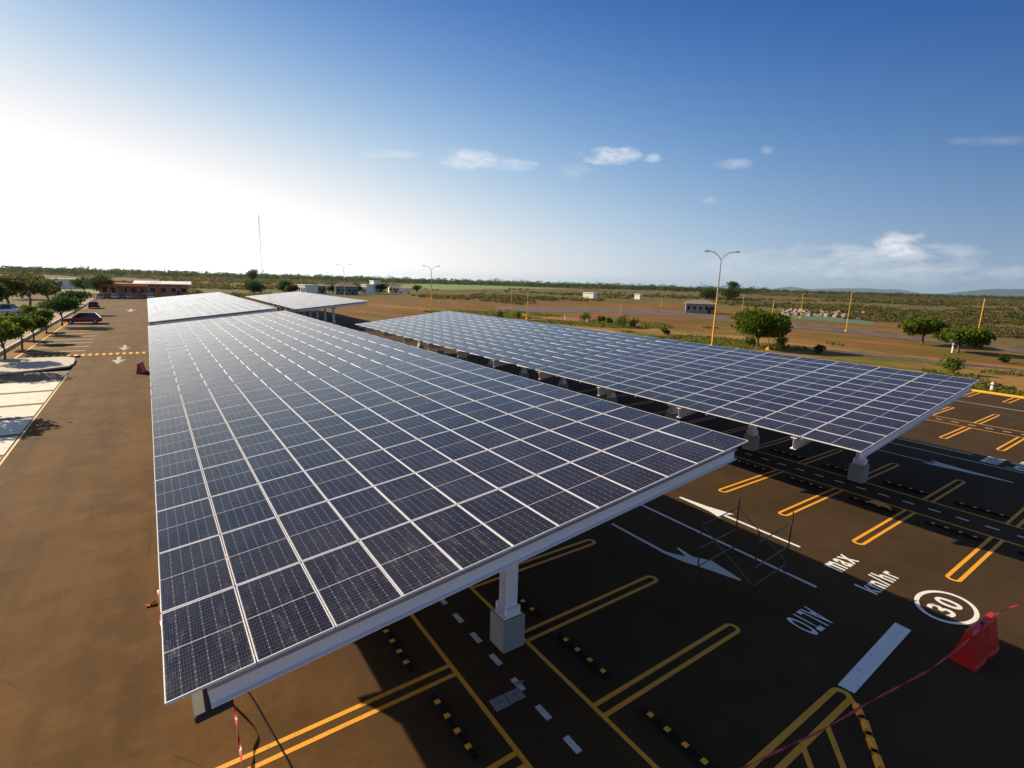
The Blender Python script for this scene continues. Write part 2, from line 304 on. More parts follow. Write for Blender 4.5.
# ------------------------------------------------------------------ mesh builder
class MB:
    def __init__(s): s.v = []; s.f = []; s.mi = []; s.uv = None
    def quad(s, a, b, c, d, mi=0):
        n = len(s.v); s.v += [tuple(a), tuple(b), tuple(c), tuple(d)]; s.f.append((n, n+1, n+2, n+3)); s.mi.append(mi)
    def poly(s, pts, mi=0):
        n = len(s.v); s.v += [tuple(p) for p in pts]; s.f.append(tuple(range(n, n+len(pts)))); s.mi.append(mi)
    def box(s, x0, x1, y0, y1, z0, z1, mi=0, T=None, bev=0.0):
        if bev:
            # chamfered vertical edges and top rim
            b = bev; o = [(x0+b, y0), (x1-b, y0), (x1, y0+b), (x1, y1-b), (x1-b, y1), (x0+b, y1), (x0, y1-b), (x0, y0+b)]
            cx, cy_ = (x0+x1)/2, (y0+y1)/2
            kx, ky = 1-2*b/(x1-x0), 1-2*b/(y1-y0)
            tp = [(cx+(x-cx)*kx, cy_+(y-cy_)*ky) for x, y in o]
            rings = [[(x, y, z0) for x, y in o], [(x, y, z1-b) for x, y in o], [(x, y, z1) for x, y in tp]]
            n = len(s.v)
            for r in rings: s.v += [tuple(T(Vector(p))) if T else p for p in r]
            for k in range(2):
                for i in range(8):
                    j = (i+1) % 8; s.f.append((n+k*8+i, n+k*8+j, n+k*8+8+j, n+k*8+8+i)); s.mi.append(mi)
            s.f.append(tuple(n+16+i for i in range(8))); s.mi.append(mi)
            s.f.append(tuple(n+7-i for i in range(8))); s.mi.append(mi); return
        p = [(x0, y0, z0), (x1, y0, z0), (x1, y1, z0), (x0, y1, z0), (x0, y0, z1), (x1, y0, z1), (x1, y1, z1), (x0, y1, z1)]
        if T: p = [tuple(T(Vector(q))) for q in p]
        n = len(s.v); s.v += p
        for f in ((3, 2, 1, 0), (4, 5, 6, 7), (0, 1, 5, 4), (1, 2, 6, 5), (2, 3, 7, 6), (3, 0, 4, 7)):
            s.f.append(tuple(n+i for i in f)); s.mi.append(mi)
    def tube(s, pts, rad, seg=6, mi=0, cap=True):
        pts = [Vector(p) for p in pts]; rads = rad if isinstance(rad, (list, tuple)) else [rad]*len(pts)
        n0 = len(s.v); prev = None
        for i, p in enumerate(pts):
            d = (pts[min(i+1, len(pts)-1)] - pts[max(i-1, 0)]).normalized()
            a = prev if prev else (Vector((1, 0, 0)) if abs(d.x) < .8 else Vector((0, 1, 0)))
            a = (a - d*a.dot(d)).normalized(); prev = a; b = d.cross(a)
            for k in range(seg):
                t = 2*math.pi*k/seg; s.v.append(tuple(p + (a*math.cos(t)+b*math.sin(t))*rads[i]))
        for i in range(len(pts)-1):
            for k in range(seg):
                q = (k+1) % seg; s.f.append((n0+i*seg+k, n0+i*seg+q, n0+(i+1)*seg+q, n0+(i+1)*seg+k)); s.mi.append(mi)
        if cap:
            s.f.append(tuple(n0+seg-1-k for k in range(seg))); s.mi.append(mi)
            e = n0+(len(pts)-1)*seg; s.f.append(tuple(e+k for k in range(seg))); s.mi.append(mi)
    def prism(s, prof, axis_fn, a0, a1, mi=0):
        """extrude a closed 2-D profile; axis_fn(p, q, a) -> 3-D point"""
        n = len(s.v); k = len(prof)
        for a in (a0, a1): s.v += [tuple(axis_fn(p, q, a)) for p, q in prof]
        for i in range(k):
            j = (i+1) % k; s.f.append((n+i, n+j, n+k+j, n+k+i)); s.mi.append(mi)
        s.f.append(tuple(n+k-1-i for i in range(k))); s.mi.append(mi); s.f.append(tuple(n+k+i for i in range(k))); s.mi.append(mi)
    def build(s, name, mats, parent=None, loc=None, smooth=False):
        me = bpy.data.meshes.new(name); me.from_pydata(s.v, [], s.f)
        for M in (mats if isinstance(mats, (list, tuple)) else [mats]): me.materials.append(M)
        if any(s.mi): me.polygons.foreach_set('material_index', s.mi)
        if smooth: me.polygons.foreach_set('use_smooth', [True]*len(s.f))
        me.update()
        return link(name, me, parent, loc)
def link(name, me, parent=None, loc=None):
    o = bpy.data.objects.new(name, me); COL.objects.link(o)
    if parent: o.parent = parent
    if loc is not None: o.location = loc
    return o
def tag(o, label=None, cat=None, group=None, kind=None):
    if label: o['label'] = label
    if cat: o['category'] = cat
    if group: o['group'] = group
    if kind: o['kind'] = kind
    return o
def empty(name, loc, label, cat, group=None, rz=0.0):
    o = bpy.data.objects.new(name, None); COL.objects.link(o); o.location = loc; o.rotation_euler = (0, 0, rz); o.empty_display_size = .3
    return tag(o, label, cat, group)
def copy_tree(o, parent=None):
    c = o.copy(); COL.objects.link(c); c.parent = parent
    for ch in o.children: copy_tree(ch, c)
    return c
def npmesh(name, V, Fq, mats, mi=None, parent=None, loc=None):
    """fast mesh from arrays: V (n,3), Fq (m,4)"""
    me = bpy.data.meshes.new(name); me.vertices.add(len(V)); me.vertices.foreach_set('co', V.astype(np.float32).ravel())
    me.loops.add(Fq.size); me.loops.foreach_set('vertex_index', Fq.astype(np.int32).ravel())
    me.polygons.add(len(Fq)); me.polygons.foreach_set('loop_start', np.arange(0, Fq.size, Fq.shape[1], dtype=np.int32))
    me.polygons.foreach_set('loop_total', np.full(len(Fq), Fq.shape[1], np.int32))
    for M in (mats if isinstance(mats, (list, tuple)) else [mats]): me.materials.append(M)
    if mi is not None: me.polygons.foreach_set('material_index', mi.astype(np.int32))
    me.update(calc_edges=True); return link(name, me, parent, loc)
def leaves(centers, size, flat=0.0):
    """one small randomly turned quad per centre -> V, F"""
    n = len(centers); a = rng.normal(size=(n, 3)); a /= np.linalg.norm(a, axis=1)[:, None]
    r = rng.normal(size=(n, 3)); r[:, 2] *= (1-flat)
    b = np.cross(a, r); b /= np.linalg.norm(b, axis=1)[:, None]+1e-9
    sz = (size*(.6+.8*rng.random(n)))[:, None] if np.isscalar(size) else (size*(.6+.8*rng.random(n)))[:, None]
    a = a*sz*.5; b = b*sz*.32
    V = np.stack([centers-a, centers-b*1.0+a*.1, centers+a, centers+b*1.0+a*.1], 1).reshape(-1, 3)
    return V, np.arange(4*n).reshape(-1, 4)
def struct(o): return tag(o, kind='structure')
def sheet(name, pts, z, M, wob=0.0, step=4.0, parent=None):
    """flat ground polygon with an irregular outline"""
    out = []
    for i in range(len(pts)):
        a = Vector((pts[i][0], pts[i][1])); b = Vector((pts[(i+1) % len(pts)][0], pts[(i+1) % len(pts)][1]))
        k = max(1, int((b-a).length/step)) if wob else 1
        for j in range(k):
            p = a.lerp(b, j/k)
            if wob: p = p + Vector((random.gauss(0, wob), random.gauss(0, wob)))
            out.append((p.x, p.y, z))
    area = sum(out[i][0]*out[(i+1) % len(out)][1]-out[(i+1) % len(out)][0]*out[i][1] for i in range(len(out)))
    if area < 0: out.reverse()
    mb = MB(); mb.poly(out); return mb.build(name, M, parent)

# ================================================================== GROUND
def ground_mat():
    M = bpy.data.materials.new('plain_soil_and_dry_grass'); M.use_nodes = True; nt = M.node_tree; N = nt.nodes; L = nt.links
    b = N['Principled BSDF']; b.inputs['Roughness'].default_value = .95; b.inputs['Specular IOR Level'].default_value = .1
    gp = N.new('ShaderNodeNewGeometry')
    def noise(sc, det, ro=.6):
        n = N.new('ShaderNodeTexNoise'); n.inputs['Scale'].default_value = sc; n.inputs['Detail'].default_value = det; n.inputs['Roughness'].default_value = ro; L.new(gp.outputs['Position'], n.inputs['Vector']); return n.outputs[0]
    def mixc(f, lo, hi, a, c):
        mr = N.new('ShaderNodeMapRange'); mr.inputs[1].default_value = lo; mr.inputs[2].default_value = hi; L.new(f, mr.inputs[0])
        mx = N.new('ShaderNodeMix'); mx.data_type = 'RGBA'; L.new(mr.outputs[0], mx.inputs[0])
        for i, q in ((6, a), (7, c)):
            if isinstance(q, tuple): mx.inputs[i].default_value = (*q, 1)
            else: L.new(q, mx.inputs[i])
        return mx.outputs[2]
    c = mixc(noise(.010, 5), .4, .6, (.110, .092, .024), (.16, .105, .038))
    c = mixc(noise(.035, 8, .7), .48, .66, c, (.070, .075, .014))
    c = mixc(noise(.09, 8, .7), .58, .72, c, (.23, .13, .055))
    L.new(c, b.inputs['Base Color'])
    return M
M_GROUND = ground_mat()
gm = MB(); R0 = 24000
gm.poly([(-R0, -R0, -.15), (R0, -R0, -.15), (R0, R0, -.15), (-R0, R0, -.15)])
struct(gm.build('ground', M_GROUND))

lot = MB(); lot.poly([(-6, -40, 0), (60.3, -40, 0), (60.3, 62, 0), (36, 72, 0), (36, 146, 0), (20, 160, 0), (2, 203, 0), (-12.2, 203, 0), (-12.2, 66.5, 0), (-6, 66.5, 0)])
lot = struct(lot.build('parking_lot', M_ASPH))

dirt = struct(sheet('dirt_field', [(86, -60), (86, 40), (88, 90), (86, 130), (100, 200), (150, 190), (215, 175), (200, 110), (190, 70), (150, 45), (112, 10), (110, -60)], -.110, M_SOIL, 1.6, 5))
dirt2 = struct(sheet('soil_lot', [(36, 74), (60, 64), (84, 130), (104, 205), (75, 215), (28, 200), (22, 160), (36, 147)], -.100, M_SOIL, .7, 4))
for pts in ([(45, 205), (60, 150), (70, 110), (78, 108), (68, 150), (54, 207)],):
    struct(sheet('dirt_path', pts, -.080, M_PATH, .5, 4))
struct(sheet('dirt_verge', [(60.8, -60), (60.8, 60), (66, 98), (84, 130), (88, 128), (90, 100), (88, 40), (88, -60)], -.090, M_PATH, .6, 3))
struct(sheet('old_road', [(84, 127), (101, 155), (143, 146), (157, 118), (148, 100), (149, 77), (137, 50), (120, 20), (118, -60), (108, -60), (112, 20), (119, 44), (121, 63), (129, 97), (114, 116)], -.070, M_TRACK, .8, 5))
struct(sheet('side_track', [(81, 43), (84, 30), (86, 16), (84.5, 12), (80.5, 28), (77, 39)], -.060, M_TRACK, .3, 2))
M_TURF = mat('blue_green_turf', (.06, .115, .05), .95, var=.15, scale=.3, base2=(.075, .13, .06))
struct(sheet('turf_strip', [(223, 117), (176, 63.5), (155, 55.6), (165, 86)], -.055, M_TURF, 1.0, 4))
M_FIELD = mat('bright_crop_field', (.10, .17, .02), .95, var=.15, scale=.02, base2=(.13, .20, .03))
struct(sheet('crop_field', [(170, 380), (345, 520), (640, 720), (600, 1000), (420, 900), (250, 620)], -.050, M_FIELD, 4, 30))
struct(sheet('dry_field', [(-70, 230), (-5, 232), (0, 300), (-60, 330)], -.06, mat('dry_yellow_grass', (.22, .18, .05), .95, var=.2, scale=.1, base2=(.14, .15, .03)), 1.5, 8))
struct(sheet('front_lawn', [(-48, 128), (-28, 128), (-24, 165), (-52, 165)], -.05, mat('lawn_green', (.09, .14, .02), .95, var=.2, scale=.2, base2=(.13, .17, .03)), .5, 6))
struct(sheet('side_street', [(-18.2, -20), (-13.0, -20), (-13.0, 205), (-18.2, 205)], -.03, mat('pinkish_street', (.34, .22, .16), .95, var=.12, scale=.4, base2=(.27, .18, .13)), 0))

# far mountains (terrain)
def mountains():
    M = mat('mountain_scrub', (.028, .038, .036), 1.0, var=.3, scale=.002, base2=(.04, .045, .04))
    for (x0, x1, y, dist, hpx, seed) in [(925, 1400, 296, 16000, 7.0, 5), (758, 915, 291, 21000, 4.0, 8)]:
        a0 = YAW+math.atan((x0-512)/F); a1 = YAW+math.atan((x1-512)/F); r = np.random.default_rng(seed); n = 70
        prof = np.zeros(n)
        for k in range(1, 9): prof += r.normal()/k*np.sin(np.linspace(0, math.pi*k*1.7, n)+r.random()*6)
        prof = (prof-prof.min())/(np.ptp(prof)); env = np.clip(np.linspace(0, 1, n)*6, 0, 1)*np.clip(np.linspace(1, 0, n)*6, 0, 1)
        hh = hpx*dist/F*1.0*(0.45+.55*prof)*env+1
        mb = MB(); rows = [(-1600, 0.), (-900, .45), (-350, .8), (0, 1.), (700, .6), (1800, 0.)]
        for (dr, f) in rows:
            for i in range(n):
                a = a0+(a1-a0)*i/(n-1); d = dist+dr+r.normal()*90; mb.v.append((d*math.sin(a), d*math.cos(a), hh[i]*f*(1+.12*r.normal() if 0 < f < 1 else 1)-.2))
        for k in range(len(rows)-1):
            for i in range(n-1):
                mb.f.append((k*n+i, k*n+i+1, (k+1)*n+i+1, (k+1)*n+i)); mb.mi.append(0)
        struct(mb.build('mountain_range', M, smooth=True))
mountains()

# ================================================================== MARKINGS on the parking lot
ZP = .005
def strip_quad(mb, x0, x1, y0, y1, z=ZP): mb.quad((x0, y0, z), (x1, y0, z), (x1, y1, z), (x0, y1, z))
BAY = 2.61; Y0 = 8.80
def ushape(xb, xt, yc, half=.15, lw=.105, name='bay_marking', M=None, open_base=True):
    """double line along X from the strip line at xb to a rounded end at xt"""
    mb = MB(); s = 1 if xt > xb else -1; r1 = half+lw/2; r0 = half-lw/2
    xe = xt - s*r1
    for q in (-1, 1):
        ya, yb = yc+q*r0, yc+q*r1; strip_quad(mb, min(xb, xe), max(xb, xe), min(ya, yb), max(ya, yb))
    n = 10
    for i in range(n):
        t0, t1 = -math.pi/2+math.pi*i/n, -math.pi/2+math.pi*(i+1)/n
        f = lambda r, t: (xe+s*r*math.cos(t), yc+r*math.sin(t), ZP)
        q = [f(r0, t0), f(r1, t0), f(r1, t1), f(r0, t1)]
        if s < 0: q.reverse()
        mb.poly(q)
    return mb.build(name, M or M_YEL, lot)
STRIPS = [5.80, 25.10, 44.35]
for si, xs in enumerate(STRIPS):
    ka, kb = [(-4, 4), (-5, 20), (-5, 10)][si]
    mb = MB(); ylo, yhi = Y0+BAY*ka, Y0+BAY*kb
    for q in (-1, 1): strip_quad(mb, xs+q*.95-.05, xs+q*.95+.05, ylo, yhi)
    mb.build('median_line', M_YEL, lot)
    mb = MB(); y = ylo+.3
    while y < yhi: strip_quad(mb, xs-.07, xs+.07, y, y+.40); y += .88
    mb.build('median_dashes', M_WORN, lot)
    for k in range(ka, kb):
        yc = Y0+BAY*k+(0, .24, .62)[si]
        if si == 0 and k == -2:
            ushape(xs-1.0, xs-1.0-4.75, yc); continue
        if not (si == 1 and k > 8): ushape(xs+1.0, xs+1.0+(4.85, 4.35, 4.85)[si], yc)
        ushape(xs-1.0, xs-1.0-4.85, yc)
for k in range(-3, 8): ushape(60.2, 56.6, Y0+BAY*k+1.5, half=.2)
# island bay end by the stop bar with hatching and curved edge line
ushape(6.8, 11.66, 3.62, half=.16, lw=.12)
mb = MB()
cur = [Vector(p) for p in ((11.62, 3.60), (11.41, 3.34), (11.02, 3.0), (10.61, 2.73), (10.19, 2.44), (9.6, 2.05), (8.9, 1.7), (8.0, 1.45), (6.9, 1.3))]
for a, b in zip(cur[:-1], cur[1:]):
    d = (b-a).normalized(); n = Vector((-d.y, d.x))*.06; mb.quad((*(a+n), ZP+.004), (*(b+n), ZP+.004), (*(b-n), ZP+.004), (*(a-n), ZP+.004))
mb.build('island_edge_line', M_YEL, lot)
mb = MB()
for a, b in (((10.35, 3.42), (9.15, 2.42)), ((9.44, 3.44), (8.3, 2.4)), ((8.5, 3.44), (7.4, 2.4))):
    a, b = Vector(a), Vector(b); d = (b-a).normalized(); n = Vector((-d.y, d.x))*.055
    mb.quad((*(a+n), ZP+.004), (*(b+n), ZP+.004), (*(b-n), ZP+.004), (*(a-n), ZP+.004))
mb.build('island_hatching', M_YEL, lot)
mb = MB(); mb.poly([(11.70, 3.80, ZP+.004), (11.74, 3.48, ZP+.004), (15.34, 3.60, ZP+.004), (15.36, 3.96, ZP+.004)]); mb.build('stop_bar', M_WHT, lot)
mb = MB(); strip_quad(mb, 15.22, 15.34, 5.9, 12.6); strip_quad(mb, 15.22, 15.34, 15, 24); strip_quad(mb, 15.22, 15.34, 27, 36); mb.build('lane_line', M_WORN, lot)
mb = MB(); strip_quad(mb, 34.5, 34.6, 1.5, 30); strip_quad(mb, 53.6, 53.72, -4, 40); mb.build('lane_line', M_WORN, lot)
def arrow(x, ytail, ytip, w=.11, M=None, hw=.42, hl=2.3):
    """elongated lane arrow along Y"""
    s = 1 if ytip > ytail else -1; mb = MB(); yb = ytip-s*hl; ym = yb+s*hl*.35
    pts = [(x-w/2, ytail), (x+w/2, ytail), (x+w/2, yb+s*.25), (x+hw, yb-s*.1), (x+hw*.45, ym+s*.25), (x+.06, ytip), (x-.06, ytip), (x-hw*.55, ym), (x-hw*.9, yb-s*.25), (x-w/2, yb+s*.25)]
    if s > 0: pts = pts
    pts = [(a, b, ZP) for a, b in pts]
    ar = sum(pts[i][0]*pts[(i+1) % len(pts)][1]-pts[(i+1) % len(pts)][0]*pts[i][1] for i in range(len(pts)))
    if ar < 0: pts.reverse()
    mb.poly(pts); return mb.build('arrow_marking', M or M_WHT, lot)
mb = MB(); Pz = lambda l: [(p[0], p[1], ZP) for p in l]
mb.poly(Pz([(13.02, 11.96), (13.00, 9.56), (13.12, 8.87), (13.29, 8.47), (13.66, 7.30), (13.74, 7.34), (13.93, 8.45), (13.62, 8.95), (13.72, 9.56), (13.64, 9.58), (13.45, 9.05), (13.14, 9.6), (13.13, 11.96)])[::1]); mb.build('arrow_marking', M_WORN, lot)
mb = MB(); mb.poly(Pz([(17.18, 12.2), (17.12, 10.74), (16.94, 10.15), (17.22, 10.25), (17.25, 7.37), (17.36, 7.37), (17.36, 10.2), (17.69, 10.04), (17.43, 11.09), (17.30, 12.2)])); mb.build('arrow_marking', M_WHT, lot)
arrow(32.3, 12.5, 5.0, M=M_WORN, hw=.5, hl=3.2); arrow(36.0, 7.4, 13.4, M=M_WHT)
arrow(-2.9, 64.6, 59.6, M=M_FAINT, w=.32, hw=.62, hl=2.6); arrow(-2.7, 74.5, 69.6, M=M_FAINT, w=.32, hw=.6, hl=2.6); arrow(-3.4, 147, 136, M=M_FAINT, w=.4, hw=1.0, hl=6)
def text(s, cx, cyy, wx, wy, flip=False, name='lettering', M=None):
    cu = bpy.data.curves.new('t', 'FONT'); cu.body = s; cu.align_x = 'CENTER'; cu.align_y = 'CENTER'; cu.offset = 0.022; cu.space_character = 1.22
    o = bpy.data.objects.new('t', cu); COL.objects.link(o); bpy.context.view_layer.update()
    me = bpy.data.meshes.new_from_object(o.evaluated_get(bpy.context.evaluated_depsgraph_get())); bpy.data.objects.remove(o)
    c = np.zeros(len(me.vertices)*3, np.float32); me.vertices.foreach_get('co', c); c = c.reshape(-1, 3)
    mn, mx = c.min(0), c.max(0); c[:, 0] = ((c[:, 0]-mn[0])/(mx[0]-mn[0])-.5)*wx; c[:, 1] = ((c[:, 1]-mn[1])/(mx[1]-mn[1])-.5)*wy
    if flip: c[:, :2] *= -1
    c[:, 0] += cx; c[:, 1] += cyy; c[:, 2] = ZP
    me.vertices.foreach_set('co', c.ravel()); me.materials.clear(); me.materials.append(M or M_WHT); me.update(); return link(name, me, lot)
text('max', 17.42, 6.12, 1.25, .55); text('km/hr', 17.25, 5.05, 1.75, .62); text('30', 17.42, 3.47, .95, .62); text('ALTO', 13.5, 5.25, 1.08, .78, True)
text('max', *G(993, 460.5).xy, 1.5, .75); text('km/hr', *G(1021, 466).xy, 2.0, .85)
def ring(cx, cyy, rx, ry, w):
    mb = MB(); n = 40
    for i in range(n):
        a, b = 2*math.pi*i/n, 2*math.pi*(i+1)/n
        f = lambda t, k: (cx+(rx-k)*math.cos(t), cyy+(ry-k)*math.sin(t), ZP)
        mb.quad(f(a, w), f(a, 0), f(b, 0), f(b, w))
    mb.build('speed_ring', M_WHT, lot)
ring(17.42, 3.45, .95, .68, .11)
mb = MB(); mb.poly([tuple(G(*q, ZP+.004)) for q in ((867, 501), (884, 509.5), (892, 507.5), (877, 499.5))]); mb.build('yellow_patch', M_YEL, lot)
# left road: edge line, crosswalk, bays
mb = MB(); strip_quad(mb, -6.04, -5.94, -20, 54.5); mb.build('edge_line', M_PALEY, lot)
mb = MB()
for i in range(17): strip_quad(mb, -10.0+.56*i, -9.72+.56*i, 66.7-.03*i, 68.1-.03*i)
mb.build('crosswalk_marking', M_YEL, lot)
for k in range(9):
    yk = 70.6+k*3.9
    mb = MB(); strip_quad(mb, -10.9, -6.0, yk-.09, yk+.09); strip_quad(mb, -10.9, -6.0, yk+.35, yk+.53); mb.build('bay_marking', M_PALEY, lot)
mb = MB(); strip_quad(mb, -11.05, -10.85, 66.6, 110); mb.build('bay_back_line', M_YEL, lot)

# ---- left side paving
pv = MB(); sep = [-20, -12, -4, 4, 11.6, 15.6, 19.6, 23.6, 27.6, 31.6, 35.5, 39.5, 43.3, 47.8, 52.4]
struct(sheet('bay_apron', [(-13, -20), (-6.08, -20), (-6.08, 57), (-13, 57)], -.012, mat('brown_joint_asphalt', (.16, .11, .07), .9, var=.2, scale=1), 0))
for a, b in zip(sep[:-1], sep[1:]): pv.box(-12.9, -6.1, a+.28, b-.28, -.011, .012)
struct(pv.build('paving', M_SLAB))
mb = MB(); o = [(-12.6, 55.2), (-8.0, 57.6), (-6.25, 58.8), (-6.05, 60.5), (-6.3, 64.2), (-7.2, 65.3), (-12.6, 65.6)]
mb.prism(o, lambda p, q, a: (p, q, a), 0.006, .15); struct(mb.build('kerb_island', M_KERB))
mb = MB(); mb.box(-12.75, -12.45, 64, 160, 0, .28, bev=.03); struct(mb.build('kerb', M_KERB))
mb = MB(); mb.box(60.4, 60.75, -40, 61, 0, .16, bev=.03); struct(mb.build('kerb', mat('yellow_kerb_paint', (.74, .40, .03), .7, var=.1, scale=2)))
struct(sheet('tree_bed', [(-12.4, 66), (-11.1, 66), (-11.1, 160), (-12.4, 160)], .02, M_PATH, .0))

# ================================================================== CARPORTS
PW, PL, GX, GY = 1.0, 1.99, 1.02, 2.03
def module_mesh():
    """one module: glass + separate aluminium frame; local x across, y along, z up"""
    g = MB(); g.quad((.009, .009, 0), (PW-.009, .009, 0), (PW-.009, PL-.009, 0), (.009, PL-.009, 0))
    g.quad((.009, PL-.009, -.006), (PW-.009, PL-.009, -.006), (PW-.009, .009, -.006), (.009, .009, -.006), 1)
    f = MB(); t = .0095
    f.box(0, PW, 0, t, -.038, .002); f.box(0, PW, PL-t, PL, -.038, .002); f.box(0, t, t, PL-t, -.038, .002); f.box(PW-t, PW, t, PL-t, -.038, .002)
    return g, f
M_BACK = mat('white_backsheet', (.6, .6, .62), .7)
def uvmesh(name, me, tones):
    uvl = me.uv_layers.new(name='UVMap'); tl = me.uv_layers.new(name='Tone')
    n = len(me.loops); co = np.zeros(len(me.vertices)*3, np.float32); me.vertices.foreach_get('co', co); return uvl, tl, co.reshape(-1, 3)
def make_proto_mesh(tone):
    g, f = module_mesh(); me = bpy.data.meshes.new('solar_panel'); me.from_pydata(g.v, [], g.f); me.materials.append(M_MOD); me.materials.append(M_BACK)
    me.polygons.foreach_set('material_index', g.mi)
    uvl = me.uv_layers.new(name='UVMap'); tl = me.uv_layers.new(name='Tone')
    for li, lp in enumerate(me.loops):
        c = me.vertices[lp.vertex_index].co; uvl.data[li].uv = (c.x, c.y); tl.data[li].uv = (tone, 0)
    me.update(); return me
PROTO = [make_proto_mesh(t) for t in (0, .2, .45, .7, 1.0)]
_, fm = module_mesh(); FRAME_ME = bpy.data.meshes.new('frame'); FRAME_ME.from_pydata(fm.v, [], fm.f); FRAME_ME.materials.append(M_ALU); FRAME_ME.update()

def ibeam(mb, T, x0, x1, y, ztop, depth, fl=.2, tf=.018, tw=.012):
    mb.box(x0, x1, y-fl/2, y+fl/2, ztop-tf, ztop, T=T); mb.box(x0, x1, y-fl/2, y+fl/2, ztop-depth, ztop-depth+tf, T=T); mb.box(x0, x1, y-tw/2, y+tw/2, ztop-depth+tf, ztop-tf, T=T)

def carport(origin, tilt, rows, label, single, ncol, detail=True):
    root = empty('solar_carport', (origin[0], origin[1], 0), label, 'solar carport', 'solar carports over the parking bays')
    ct, st = math.cos(tilt), math.sin(tilt); z0 = origin[2]
    T = lambda v: Vector((v.x*ct - v.z*st, v.y, z0 + v.x*st + v.z*ct))     # canopy frame -> root frame
    cells = [(j, i) for j in range(rows) for i in range(12)]
    solo = cells[:single]; rest = cells[single:]
    for (j, i) in solo:
        o = link('solar_panel', random.choice(PROTO), root); o.location = T(Vector((i*GX+random.gauss(0, .0006), j*GY+random.gauss(0, .001), random.gauss(0, .0004))))
        o.rotation_euler = (random.gauss(0, .0012), -tilt+random.gauss(0, .0012), 0)
        link('frame', FRAME_ME, o)
    if rest:
        g, f = module_mesh(); gv = np.array(g.v); fv = np.array(f.v); V = []; Q = []; mi = []; uv = []; tn = []; n = 0
        Rm = np.array([[ct, 0, -st], [0, 1, 0], [st, 0, ct]])
        for (j, i) in rest:
            dx, dy = random.gauss(0, .0008), random.gauss(0, .0008); off = np.array([i*GX, j*GY, random.gauss(0, .0003)])
            for src, faces, mm in ((gv, g.f, None), (fv, f.f, 2)):
                v = src.copy(); v[:, 2] += dx*v[:, 0]+dy*v[:, 1]; v = (v+off) @ Rm.T; v[:, 2] += z0
                V.append(v); fa = np.array(faces); Q.append(fa+n); n += len(v)
                mi += ([0, 1] if mm is None else [2]*len(faces)); t = random.choice((0, .2, .45, .7, 1.0))
                for q in faces:
                    for k in q: uv += [src[k][0], src[k][1]]; tn += [t, 0]
        o = npmesh('solar_panels', np.concatenate(V), np.concatenate(Q), [M_MOD, M_BACK, M_ALU], np.array(mi), root)
        a = o.data.uv_layers.new(name='UVMap'); a.data.foreach_set('uv', np.array(uv, np.float32)); b = o.data.uv_layers.new(name='Tone'); b.data.foreach_set('uv', np.array(tn, np.float32))
        tag(o, kind='stuff')
    Wd = 12*GX-.02; Ln = rows*GY-.04
    # purlins under every row joint (along X) and rails
    for j in range(1, rows):
        mb = MB(); y = j*GY-.02; mb.box(.05, Wd-.05, y-.05, y+.05, -.14, -.042, T=T); mb.build('purlin', M_GALVD, root)
    for y in (.19, Ln-.19):
        mb = MB(); ibeam(mb, T, .42, Wd-.28, y, -.185, .27, .16); mb.build('edge_beam', M_STEEL, root)
        mb = MB()
        for i in range(13): xq = min(max(i*GX-.01, .5), Wd-.35); mb.box(xq-.03, xq+.03, y-.03, y+.03, -.1845, -.0385, T=T)
        mb.build('edge_clips', M_GALV, root)
    span = Ln-2.2-2.4; stepy = span/(ncol-1)
    stepy = 5.22 if abs(stepy-5.22) < .4 else stepy
    cxl = Wd/2
    mb = MB()
    for x in (1.2, cxl, Wd-1.2): mb.box(x-.06, x+.06, .35, Ln-.35, -.46, -.30, T=T)
    mb.build('long_tie', M_GALV, root)
    if label.startswith('nearest'): mb = MB(); mb.box(.22, .66, .10, .8, -.56, -.456, T=T, bev=.02); mb.build('dark_box', M_DARK, root)  # plain dark box under the beam's left end, use unknown
    for k in range(ncol):
        y = 2.3+k*stepy
        mb = MB(); ibeam(mb, T, .04, Wd-.04, y, -.145, .46, .22); 
        mb.build('beam', M_STEEL, root)
        top = T(Vector((cxl+.55, 0, -.605))).z
        xc = cxl*ct+.55
        c = MB(); fl = .30; 
        c.box(xc-fl/2, xc+fl/2, y-.16, y-.142, .82, top); c.box(xc-fl/2, xc+fl/2, y+.142, y+.16, .82, top); c.box(xc-.008, xc+.008, y-.142, y+.142, .82, top)
        c.box(xc-.26, xc+.26, y-.2, y+.2, top, top+.02)
        for q in (-1, 1): c.prism([(q*.016, top), (q*.75, top+.075*q), (q*.016, top-.5)], lambda p, z, a: (xc+p, a, z), y-.01, y+.01)
        co = c.build('column', M_STEEL, root)
        b = MB(); b.box(xc-.24, xc+.24, y-.22, y+.22, .80, .822); b.box(xc-.2, xc+.2, y-.225, y-.162, .822, 1.04); b.box(xc-.2, xc+.2, y+.162, y+.225, .822, 1.04); b.build('base_plate', M_STEEL, co)
        b = MB(); b.box(xc-.31, xc+.31, y-.31, y+.31, 0, .80, bev=.03); b.build('pedestal', M_CONC, co)
        if detail and k < 3:
            bl = MB()
            for qx in (-.21, .21):
                for qy in (-.19, .19): bl.tube([(xc+qx, y+qy, .822), (xc+qx, y+qy, .87)], .016, 6)
            bl.build('anchor_bolts', M_GALV, co)
    return root
carport((-.2665, 6.600, 3.4546), .1118, 26, 'nearest carport in the foreground, long canopy of black solar panels over white steel', 100, 10)
carport((19.4422, 6.8017, 3.1827), .1190, 26, 'second carport of blue-looking solar panels, to the right across the lane', 100, 10)
carport((-.20, 64.0, 3.4546), .1118, 28, 'white-glaring carport roof beyond the end of the nearest one', 0, 10, False)
carport((19.35, 88.5, 3.20), .1118, 26, 'farthest carport, its pale roof on dark columns beside the soil lot', 0, 10, False)

